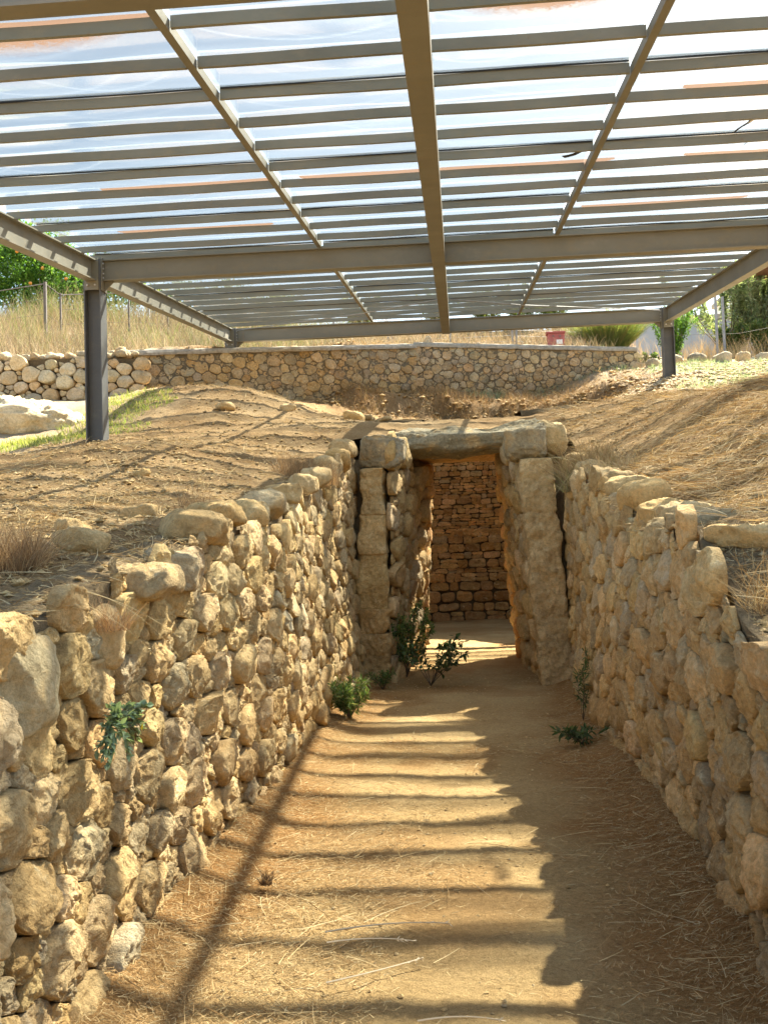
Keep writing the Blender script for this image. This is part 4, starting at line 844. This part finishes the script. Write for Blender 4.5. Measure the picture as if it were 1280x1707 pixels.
# separate stones lying on the mound
for i, (x_, y_, s_, lab) in enumerate([(-1.86, 4.75, .13, 'small pale stone standing on the left wall top behind the flat capstone'), (-2.1, 5.3, .16, 'grey flat stone on the shaded strip of the left mound'), (-2.3, 4.6, .14, 'dark rounded stone half buried in the left mound'),
        (-2.0, 6.1, .2, 'broad flat stone in shadow at the edge of the left mound'), (-3.0, 9.2, .15, 'small brown stone on the sunlit left mound'), (-2.9, 17.0, .28, 'tan stone on the slope above the doorway, left side'), (-1.7, 16.4, .3, 'tan stone at the open edge of the chamber, left side'), (-3.9, 16.6, .26, 'broad brown stone high on the left mound'), (2.6, 8.6, .1, 'small brown stone on the right bank')]):
    zz = float(T(np.array([x_]), np.array([y_]))[0]); mb = MB(); rock(mb, (x_, y_, zz + s_ * .15), (s_ * 1.2, s_, s_ * .6 if i else s_), (0, .2, i), 700 + i, .65, 20, 7)
    tag(mb.build('loose_stone', M['stone'], loc=(x_, y_, zz)), lab, 'stone', 'loose stones on the mound')

# ---------------------------------------------------------------- plants
def leaves(mb, P, D, Ln, W, cols, fold=.25, rg=rng):
    """six-vertex pointed leaves"""
    n = len(P); side = np.cross(D, np.array([0, 0, 1.]) + rg.normal(0, .5, (n, 3))); side /= np.linalg.norm(side, axis=1)[:, None] + 1e-9; up = np.cross(side, D)
    q = [(0, 0, 0), (.38, -1, fold), (.38, 1, fold), (.45, 0, 0), (1, 0, -.25), (.72, -.6, fold * .4), (.72, .6, fold * .4)]
    V = np.stack([P + D * (Ln * a)[:, None] + side * (W * b)[:, None] + up * (W * c)[:, None] for a, b, c in q], 1)
    Tt = np.array([(0, 3, 1), (0, 2, 3), (1, 3, 5), (3, 2, 6), (3, 4, 5), (3, 6, 4)])
    T_ = (np.arange(n)[:, None, None] * 7 + Tt[None]).reshape(-1, 3); mb.add(V.reshape(-1, 3), None, T_, np.repeat(cols, 7, axis=0)); return mb
def unit(v): return v / (np.linalg.norm(v, axis=-1, keepdims=True) + 1e-9)
def shrub(name, label, cat, base, stems, h, spread, nl, ll, lw, cols, seed=0, droop=.2, sr=.006, start=.25, group=None, bark='bark', leafout=.9, flowers=None):
    rg = np.random.default_rng(seed); b = np.array(base, float); r = empty(name, base, label, cat, group); ms = MB(); ml = MB(); mf = MB()
    for k in range(stems):
        a = rg.uniform(0, 6.28); sp = spread * rg.uniform(.3, 1); hh = h * rg.uniform(.7, 1.05); s = np.linspace(0, 1, 7)[:, None]
        tip = np.array([math.cos(a) * sp, math.sin(a) * sp, hh]); wob = rg.normal(0, .03 * h, (7, 3)) * s
        pts = b + tip * s * np.array([1, 1, 1]) + np.array([0, 0, 1.]) * (sp * .25 * (s - s * s)) + wob - np.array([0, 0, .02]) * (1 - s); ms.tube(pts, np.linspace(sr, sr * .35, 7), 5)
        n = nl // stems; t = start + (1 - start) * rg.random(n) ** .8; i = np.clip((t * 6).astype(int), 0, 5); f = (t * 6 - i)[:, None]; P = pts[i] * (1 - f) + pts[i + 1] * f; ax = unit(pts[i + 1] - pts[i])
        rd = unit(rg.normal(size=(n, 3))); D = unit(ax * rg.uniform(.2, .9, (n, 1)) + rd * leafout + np.array([0, 0, -droop])); P = P + rd * sr
        leaves(ml, P, D, ll * rg.uniform(.6, 1.25, n), lw * rg.uniform(.7, 1.2, n), cols[rg.integers(len(cols), size=n)] * rg.uniform(.7, 1.25, (n, 1)), rg=rg)
        if flowers is not None and rg.random() < flowers[1]:
            m_ = 14; P = pts[-1] + rg.normal(0, .07, (m_, 3)); leaves(mf, P, unit(rg.normal(size=(m_, 3))), np.full(m_, .07), np.full(m_, .028), np.tile(np.array(flowers[0]), (m_, 1)), rg=rg)
    build_in(ms, 'stems', M[bark], r); build_in(ml, 'leaves', M['leaf'], r, smooth=False)
    if mf.n: build_in(mf, 'flowers', M['leaf'], r, smooth=False)
    return r
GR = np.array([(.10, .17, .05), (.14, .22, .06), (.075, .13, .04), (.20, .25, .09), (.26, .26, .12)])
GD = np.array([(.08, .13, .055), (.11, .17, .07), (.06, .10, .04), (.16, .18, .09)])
shrub('fleabane_plant', 'bright green narrow leaved plant at the foot of the left passage wall', 'plant', (-1.14, 9.75, .03), 26, .34, .24, 1500, .085, .007, GR * 1.15, 1, .1, .003)
shrub('seedling', 'small green weed between the left wall and the left doorway pillar', 'plant', (-.98, 11.9, .02), 12, .2, .2, 300, .06, .008, GR, 2, .1, .003)
shrub('doorway_bush', 'leafy green bush growing against the wall inside the doorway', 'plant', (-.76, 12.95, .02), 22, 1.0, .40, 2600, .055, .013, np.vstack([GR * 1.5, GR]), 3, .25, .006)
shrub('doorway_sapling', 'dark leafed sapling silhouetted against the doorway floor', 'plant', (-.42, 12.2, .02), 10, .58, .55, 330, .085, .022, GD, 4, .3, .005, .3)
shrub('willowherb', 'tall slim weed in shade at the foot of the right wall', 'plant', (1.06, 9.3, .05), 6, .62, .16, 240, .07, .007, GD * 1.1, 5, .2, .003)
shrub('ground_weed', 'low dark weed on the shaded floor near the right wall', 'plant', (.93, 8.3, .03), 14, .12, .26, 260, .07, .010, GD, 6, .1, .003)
# lobed plant rooted in the left wall
rg = np.random.default_rng(9); r = empty('thistle_plant', (-1.32, 3.62, 1.0), 'grey-green lobed plant with a yellow flower rooted in the left wall', 'plant'); ml = MB(); ms = MB()
b0 = np.array([-1.33, 3.62, 1.0])
for k in range(26):
    a = rg.uniform(-1.3, 1.3); tip = np.array([rg.uniform(.02, .09), math.sin(a) * .24 + .03, rg.uniform(-.12, .07)]); s = np.linspace(0, 1, 5)[:, None]; pts = b0 + tip * s + np.array([.03, 0, .03]) * np.sin(s * 3); ms.tube(pts, .0025, 4)
    n = 30; t = rg.uniform(.3, 1, n); P = b0 + tip * t[:, None] + np.array([.03, 0, .03]) * np.sin(t * 3)[:, None]; leaves(ml, P, unit(tip * 2 + rg.normal(0, .12, (n, 3))), rg.uniform(.018, .040, n), rg.uniform(.006, .012, n), np.tile([(.23, .31, .19)], (n, 1)) * rg.uniform(.7, 1.3, (n, 1)), rg=rg)
build_in(ms, 'stems', M['bark'], r); build_in(ml, 'leaves', M['leaf'], r, smooth=False)
mb = MB(); n = 10; a = np.arange(n) * 6.283 / n; leaves(mb, np.tile(b0 + [.1, .10, -.02], (n, 1)), unit(np.column_stack([np.full(n, .5), np.cos(a), np.sin(a)])), np.full(n, .014), np.full(n, .004), np.tile([(.75, .6, .08)], (n, 1))); build_in(mb, 'flower', M['leaf'], r, smooth=False)
# dry tufts
def tuft(name, label, c, n, r, h0, h1, cols, lean=.9, seed=1, w=.0016, seeds=0):
    rg = np.random.default_rng(seed); a = rg.uniform(0, 6.28, n); q = r * np.sqrt(rg.random(n)); xs = c[0] + q * np.cos(a); ys = c[1] + q * np.sin(a)
    mb = MB(); zc = c[2] if len(c) > 2 else None; hf = (lambda x, y: np.full(len(x), zc)) if zc is not None else Tf
    blades(mb, xs, ys, hf, h0, h1, w, lean, cols, rg, 5); z = zc if zc is not None else float(Tf(np.array([c[0]]), np.array([c[1]]))[0])
    return tag(mb.build(name, M['straw'], smooth=False, loc=(c[0], c[1], z)), label, 'dry plant')
BR = np.array([(.34, .22, .11), (.27, .17, .085), (.42, .29, .15), (.23, .15, .08)])
tuft('dry_bush', 'dense brown dead bush at the left edge of the frame on the mound', (-1.98, 4.25), 1500, .16, .10, .30, BR, 1.0, 1, .0014)
tuft('dry_bush', 'sparse reddish dead weed standing on the sunlit left mound', (-2.15, 7.9), 130, .14, .12, .42, BR, .9, 2, .0015)
tuft('dry_bush', 'brown brush hanging over the left wall near the doorway', (-1.62, 10.6), 1500, .34, .10, .36, BR * 1.3, 1.1, 3, .002)
tuft('dry_tuft', 'pale straw tuft spilling over the right wall beside the leaning pillar', (1.45, 11.4), 1400, .34, .15, .55, DG * np.array([1.05, .95, .8]), 1.3, 4, .0022)
tuft('dry_tuft', 'golden straw clump crowning the right wall beside the doorway block', (1.55, 10.4), 900, .3, .1, .4, DG, 1.2, 5, .002)
tuft('dry_tuft', 'loose orange straw tuft on the right wall at the frame edge', (1.32, 4.45, 1.30), 420, .12, .1, .34, STRAW * .95, 1.6, 6, .0014)
tuft('dry_tuft', 'greenish grass tuft hanging down the face of the right wall', (1.22, 11.0, 2.25), 260, .1, .15, .45, np.vstack([GG, DG]), 1.8, 7, .0018)
tuft('dry_tuft', 'brown dried tuft caught on the top of the left wall above the big boulder', (-1.42, 3.95, 1.35), 300, .08, .06, .16, BR * 1.5, 1.4, 8, .0012)
tuft('dry_tuft', 'dead brown rosette on the straw floor by the left wall', (-1.0, 4.85, .04), 90, .03, .04, .1, BR * 1.3, 1.3, 9, .003)
for i, (x_, y_) in enumerate([(-.6, 23.5), (1.6, 22.7), (2.6, 22.9), (.2, 22.8), (-2.2, 22.6)]):
    tuft('dry_tuft', ['low straw tuft below the retaining wall corner', 'straw fringe on the cut bank behind the lintel, right of centre', 'straw fringe on the cut bank near the right end', 'straw fringe on the cut bank above the lintel', 'straw fringe at the left end of the cut bank'][i], (x_, y_), 1100, .6, .08, .34, DG * np.array([1, .85, .7]), 1.1, 20 + i, .0025)
# long curved stems reaching off the right wall and left wall
def stalks(name, label, paths, col, r=.0016):
    mb = MB()
    for p in paths:
        p = np.array(p, float); s = np.linspace(0, 1, 9)[:, None]; q = (1 - s) ** 2 * p[0] + 2 * s * (1 - s) * p[1] + s * s * p[2]; mb.tube(q, np.linspace(r, r * .5, 9), 4, col)
        n = 12; P = q[-3] + (q[-1] - q[-3]) * rng.random((n, 1)); leaves(mb, P, unit(unit(q[-1] - q[-3]) + rng.normal(0, .35, (n, 3))), np.full(n, .02), np.full(n, .0025), np.tile([col], (n, 1)))
    return tag(mb.build(name, M['straw'], smooth=False), label, 'dry stalk')
stalks('grass_stalk', 'long straw stems arching out from the right wall toward the doorway', [((1.35, 11.0, 2.55), (1.0, 10.9, 2.75), (.62, 10.9, 2.35)), ((1.35, 10.8, 2.4), (1.1, 10.6, 2.7), (.85, 10.5, 2.5)), ((1.3, 10.9, 2.5), (1.05, 10.8, 2.3), (.95, 10.8, 2.0)), ((1.3, 11.2, 2.6), (.95, 11.1, 2.6), (.8, 11.1, 2.9))], (.6, .52, .3))
stalks('grass_stalk', 'single dry seed stalk leaning out low on the right wall', [((1.15, 4.5, .85), (1.05, 4.5, .95), (.85, 4.5, .62)), ((1.15, 4.7, 1.3), (1.02, 4.7, 1.3), (.9, 4.7, 1.1))], (.6, .4, .2), .0012)
stalks('grass_stalk', 'long pale stems lying over the left wall stones below the dry bush', [((-1.5, 3.6, 1.52), (-1.3, 3.8, 1.5), (-1.2, 4.15, 1.2)), ((-1.55, 3.45, 1.5), (-1.35, 3.7, 1.5), (-1.25, 4.2, 1.12)), ((-1.5, 3.8, 1.5), (-1.3, 3.9, 1.45), (-1.22, 4.3, 1.25))], (.62, .5, .28), .0014)
for lab_, p_ in [('longest of the bleached stalks lying across the foreground floor', ((-.62, 4.20, .035), (-.35, 4.30, .05), (-.1, 4.31, .03))), ('thin bleached stalk just in front of the longest fallen one', ((-.60, 4.10, .03), (-.42, 4.15, .04), (-.25, 4.12, .03))), ('bent bleached stalk nearer the camera on the straw left of the sandy middle', ((-.55, 3.72, .03), (-.35, 3.78, .05), (-.2, 3.95, .03))), ('short white stalk lying on bare sand at the bottom of the frame', ((-.2, 3.42, .03), (-.05, 3.44, .05), (.08, 3.43, .03)))]:
    stalks('fallen_stalk', lab_, [p_], (.66, .55, .38), .004)

# citrus tree at the far left
def tree(name, label, base, h, crown, nl, ll, lw, cols, seed, fruit=None, group=None):
    rg = np.random.default_rng(seed); b = np.array(base, float); r = empty(name, base, label, 'tree', group); mt = MB(); top = b + [0, 0, h * .4]
    mt.tube([b - [0, 0, .2], b + [.05, 0, h * .2], top], [.13, .10, .09], 8, cap=True); ctrs = []
    for (cx, cy, cz, cr) in crown:
        c = b + np.array([cx, cy, cz]); mid = (top + c) / 2 + rg.normal(0, .15, 3); mt.tube([top - [0, 0, .1], mid, c], [.06, .04, .015], 6); ctrs.append((c, cr))
    build_in(mt, 'trunk', M['bark'], r); ml = MB(); tot = sum(cr ** 2 for _, cr in ctrs)
    for c, cr in ctrs:
        n = int(nl * cr ** 2 / tot); nc = max(8, n // 22); cc = c + unit(rg.normal(size=(nc, 3))) * (cr * rg.uniform(.35, 1.08, (nc, 1)) ** .7) * np.array([1, 1, .8]); w_ = rg.integers(nc, size=n); P = cc[w_] + rg.normal(0, cr * .10, (n, 3)); D = unit(unit(P - c) * .7 + rg.normal(size=(n, 3)) * .6 + [0, 0, -.15])
        leaves(ml, P, D, ll * rg.uniform(.6, 1.2, n), lw * rg.uniform(.7, 1.2, n), cols[rg.integers(len(cols), size=n)] * rg.uniform(.7, 1.3, (n, 1)), rg=rg)
    build_in(ml, 'crown', M['leaf'], r, smooth=False)
    if fruit:
        for q in fruit: mb = MB(); rock(mb, b + np.array(q), (.11, .11, .11), (0, 0, 0), 5, 1.0, 10, 0, col=(.75, .30, .05), amp=.0, fine=0); build_in(mb, 'orange', M['fruit'], r)
    return r
M['fruit'] = simple('orange_peel', (1.0, 1.0, 1.0), .5, 30, .05, .4, attrc=True)
CG = np.array([(.09, .20, .03), (.13, .27, .045), (.06, .14, .025), (.18, .32, .06)])
zt = lambda x, y: float(T(np.array([float(x)]), np.array([float(y)]), False)[0])
zb = zt(-13.9, 30.5) + .2
tree('orange_tree', 'green orange tree with fruit rising behind the fence at the far left', (-13.6, 30.5, zb), 3.4, [(0, 0, 1.7, 1.5), (1.4, -.3, 1.2, 1.1), (-1.5, 0, 1.9, 1.4), (.3, .3, 2.5, 1.1), (2.3, .4, .8, .9), (.6, -.5, .9, 1.2)], 22000, .13, .03, CG, 11, [(1.2, -1.4, 1.3), (1.85, -1.2, 1.0), (.5, -1.6, 1.8), (.9, -1.6, .8), (1.5, -1.3, 1.6)])
tree('orange_tree', 'lower green tree between the orange tree and the left edge beam', (-11.6, 31.5, zt(-11.6, 31.5) + .35), 2.4, [(0, 0, 1.2, .9), (1.0, 0, 1.0, .7), (-.9, 0, 1.3, .8)], 6000, .12, .028, CG, 12)
tree('dark_bush', 'dark green bushy tree seen through the wire beyond the left post', (-8.6, 31.5, zt(-8.6, 31.5) + .1), 2.0, [(0, 0, .9, .9), (1.4, 0, .8, .8), (2.8, .4, .6, .7), (-1.2, 0, .9, .8)], 7000, .1, .024, GD * 1.1, 13)
# growth behind the coped wall
for i, (x_, y_, rr_, hh, lab) in enumerate([(-2.9, 30.5, .8, .9, 'green bush under the shelter edge, left of the fence posts'), (1.0, 31.0, .6, .8, 'thin green bush behind the wall, left of the red box'), (3.2, 31.5, .7, 1.0, 'green oleander clump just behind the red box'), (-5.2, 29.2, .7, .9, 'dusty green bush on the bank under the far left corner of the shelter'), (-.6, 31.2, .7, .9, 'dusty green bush between the two pairs of fence posts'), (2.1, 30.6, .6, .8, 'green bush right of the paired fence posts, left of the red box')]):
    shrub('green_bush', lab, 'bush', (x_, y_, zt(x_, y_)), 22, 1.25, .8, 2600, .16, .016, GR * 1.1, 60 + i, .15, .012)
# broom: fan of fine upright green shoots
mb = MB(); rg = np.random.default_rng(14); n = 7000; a = rg.uniform(0, 6.28, n); sp = rg.random(n) ** .6 * 1.15; cx, cy = 4.35, 28.5
D = unit(np.column_stack([np.cos(a) * sp, np.sin(a) * sp, np.full(n, 1.05)])); P = np.column_stack([cx + np.cos(a) * .25 * sp, cy + np.sin(a) * .25 * sp, np.full(n, zt(cx, cy))]); P = P + D * rg.uniform(0, .7, (n, 1))
BC = np.array([(.15, .21, .06), (.11, .17, .05), (.21, .24, .09), (.30, .26, .10)])
V, Q, C = ribbons(P, D, rg.uniform(.5, 1.1, n), np.full(n, .004), .15, -.1 * np.ones(n), BC[rg.integers(4, size=n)] * rg.uniform(.7, 1.2, (n, 1)), 3, rg=rg); mb.add(V, Q, None, C)
tag(mb.build('broom_bush', M['leaf'], smooth=False, loc=(cx, cy, zt(cx, cy))), 'rounded olive green broom bush behind the end of the coped wall', 'bush')
shrub('green_bush', 'small vivid green shrub at the foot of the broom bush', 'bush', (5.05, 26.6, zt(5.05, 26.6)), 30, .42, .4, 2600, .08, .022, GR * 1.35, 70, .1, .006)
shrub('green_bush', 'tall light green shrub just right of the far right post', 'bush', (5.95, 27.6, zt(5.95, 27.6)), 30, 1.6, .65, 5000, .10, .013, CG * 1.1, 71, .1, .008)
# oleanders
OL = np.array([(.26, .33, .20), (.34, .42, .25), (.19, .26, .14), (.42, .48, .34)])
shrub('oleander', 'leaning oleander with bare stems, first right of the far right post', 'shrub', (7.9, 29.4, zt(7.9, 29.4)), 20, 2.5, 1.9, 6500, .17, .019, OL, 72, .15, .018, .42)
shrub('oleander', 'tall grey-green oleander on slim stems, middle one of the three', 'shrub', (8.5, 28.6, zt(8.5, 28.6)), 20, 2.7, 1.1, 6000, .17, .019, OL, 73, .1, .018, .35)
shrub('oleander', 'oleander with red flower clusters at the right edge beside the wooden post', 'shrub', (9.05, 29.0, zt(9.05, 29.0)), 16, 2.6, .9, 5000, .17, .019, OL, 74, .1, .018, .35, flowers=((.75, .05, .06), .6))
for i, (x_, y_) in enumerate([(7.9, 28.8), (8.5, 27.9), (9.1, 28.2)]):
    shrub('oleander_shoots', ['dense green basal shoots under the leaning oleander', 'dense green basal shoots under the middle oleander', 'low green shoots near the wooden post'][i], 'shrub', (x_, y_, zt(x_, y_)), 36, .95, .5, 4000, .15, .016, GR * 1.2, 80 + i, .0, .006)

# ---------------------------------------------------------------- fence, box, buildings
fn = empty('wire_fence', (-10.7, 25.5, 8), 'rusty post and wire fence on the grassy bank at the far left', 'fence')
def fpost(root, x_, y_, z0, z1, r=.03, m_='wire'):
    mb = MB(); mb.box(-r, r, -r, r, z0 - .4, z1, org=(x_, y_, 0)); build_in(mb, 'fence_post', M[m_], root, smooth=False)
PL = [(-13.6, 25.6), (-12.2, 25.6), (-10.72, 25.3), (-10.55, 25.9), (-8.9, 26.6), (-7.9, 26.9)]
hl = [zt(a, b) + 1.0 for a, b in PL]; hl[2] = 9.1; hl[3] = 8.95; hl[0] = 9.05; hl[1] = 9.05; hl[4] = 9.1; hl[5] = 9.05
for (a, b), z in zip(PL, hl): fpost(fn, a, b, zt(a, b), z, .035 if a in (-10.72,) else .022)
for dz in (-.05, -.45, -.85):
    mb = MB(); mb.tube([(a, b, z + dz) for (a, b), z in zip(PL, hl)], .014 if dz == -.05 else .005, 5); build_in(mb, 'wire', M['wire'], fn)
f2 = empty('wire_fence', (-2, 28, 7), 'galvanised mesh fence behind the retaining wall, seen under the shelter', 'fence')
P2 = [(-8.78, 28), (-7.1, 28), (-5.2, 28), (-3.4, 28), (-1.86, 28), (-1.76, 28.1), (-.1, 28), (1.64, 28), (1.76, 28.1), (3.6, 28.3)]
z2 = [9.05, 8.6, 8.5, 8.3, 8.25, 8.25, 8.2, 8.2, 8.2, 8.1]
for (a, b), z in zip(P2, z2): fpost(f2, a, b, zt(a, b), z, .028, 'galv')
for k in range(9):
    mb = MB(); mb.tube([(a, b, z - .04 - .16 * k) for (a, b), z in zip(P2, z2)], .004, 4); build_in(mb, 'wire', M['galv'], f2)
mb = MB(); mv = np.arange(-8.7, 3.6, .16)
for q in mv: zq = float(np.interp(q, [p[0] for p in P2], z2)); mb.tube([(q, 28.02, zq - 1.35), (q, 28.02, zq - .04)], .0025, 3, cap=False)
build_in(mb, 'mesh_wires', M['galv'], f2)
f3 = empty('rope_fence', (8, 27, 7), 'two slack pale wires strung across the bed beyond the right post', 'fence')
fpost(f3, 7.05, 27.2, zt(7.05, 27.2), 8.35, .03, 'galv'); fpost(f3, 7.25, 27.25, zt(7.25, 27.25), 8.3, .03, 'galv')
for pts in ([(4.75, 22.2, 6.25), (6.6, 23.5, 6.5), (8.8, 24.5, 7.0)], [(4.75, 22.2, 5.55), (7.4, 23.6, 5.75), (9.5, 24.6, 6.15)]):
    mb = MB(); mb.tube(pts, .003, 4); build_in(mb, 'wire', M['wire'], f3)
# red box
zb = 7.06
rb = empty('red_box', (2.72, 26.8, zb), 'faded red metal box with hinged lid behind the coped wall', 'box')
mb = MB(); mb.box(-.22, .22, -.18, .18, -.25, .32, org=(2.72, 26.8, zb)); build_in(mb, 'body', M['red'], rb, smooth=False)
mb = MB(); V = [(-.25, -.22, .325), (.24, -.22, .325), (.24, .2, .325), (-.25, .2, .325), (-.25, -.22, .37), (.24, -.22, .37), (.24, .2, .43), (-.25, .2, .43)]; V = np.array(V) + [2.72, 26.8, zb]
mb.add(V, [(0, 3, 2, 1), (4, 5, 6, 7), (0, 1, 5, 4), (1, 2, 6, 5), (2, 3, 7, 6), (3, 0, 4, 7)]); build_in(mb, 'lid', M['red'], rb, smooth=False)
mb = MB(); mb.box(.0, .16, -.186, -.182, .03, .15, org=(2.72, 26.8, zb)); build_in(mb, 'paper_label', M['label'], rb, smooth=False)
for dx in (-.08, .1): mb = MB(); mb.box(-.015, .015, -.20, -.182, .22, .27, org=(2.72 + dx, 26.8, zb)); build_in(mb, 'latch', M['wire'], rb, smooth=False)
# white building on the right and distant ones
def house(name, label, x0, x1, y0, y1, z0, z1, wins, wm='white'):
    r = empty(name, ((x0 + x1) / 2, y0, z0), label, 'building'); mb = MB(); mb.box(x0, x1, y0, y1, z0, z1); build_in(mb, 'wall', M[wm], r, smooth=False)
    mb = MB(); mb.box(x0 - .15, x1 + .15, y0 - .15, y1 + .15, z1 + .002, z1 + .18); build_in(mb, 'roof', M['coping'], r, smooth=False)
    for (a, b, c, d) in wins:
        mb = MB(); mb.box(a, b, y0 - .05, y0 - .003, c, d); w_ = build_in(mb, 'window', M['wood'], r, smooth=False)
        mb = MB(); mb.box(a + .06, b - .06, y0 - .054, y0 - .0505, c + .06, d - .06); p = build_in(mb, 'pane', M['window'], r, smooth=False)
        p.parent = w_; p.matrix_parent_inverse = Matrix.Translation(-r.location)
house('white_house', 'white rendered house behind the oleanders at the right edge', 11.4, 19, 36, 44, 6.5, 11.9, [(13.3, 14.3, 8.6, 10)])
house('white_house', 'blue-grey low building behind the broom bush and leaning oleander', 4.0, 10.6, 38.5, 46, 6.5, 10.2, [], 'render')
# wooden pergola post with reed roof at the right edge
pg = empty('pergola', (8.7, 27.4, 7), 'brown wooden post carrying a reed canopy at the right edge', 'pergola')
mb = MB(); mb.tube([(8.70, 27.4, 6.5), (8.70, 27.4, 9.02)], .09, 10); build_in(mb, 'post', M['wood'], pg)
mb = MB()
for k in range(26): mb.tube([(8.42 + random.uniform(-.06, .06), 26.9 + k * .07, 9.05 + .004 * k + random.uniform(-.02, .02)), (12.5, 26.9 + k * .07, 9.1 + random.uniform(-.02, .02))], .028, 5)
build_in(mb, 'reed_roof', M['wood'], pg)
# hills far away
a = np.linspace(-260, 330, 60); prof = 30 + 12 * n2(a, a * 0, .012, 3, 200) + 16 * np.exp(-((a - 90) / 60) ** 2); mb = MB()
rows = [np.column_stack([a, np.full(60, 520.), np.full(60, 0.)]), np.column_stack([a, np.full(60, 560.), prof * .6]), np.column_stack([a, np.full(60, 620.), prof]), np.column_stack([a, np.full(60, 760.), prof * .3 - 8])]
tag(mb.add(np.stack(rows, 1).reshape(-1, 3), gridQ(60, 4)).build('hills', M['hill']), 'blue-grey hills far behind the trees', 'hills', kind='structure')
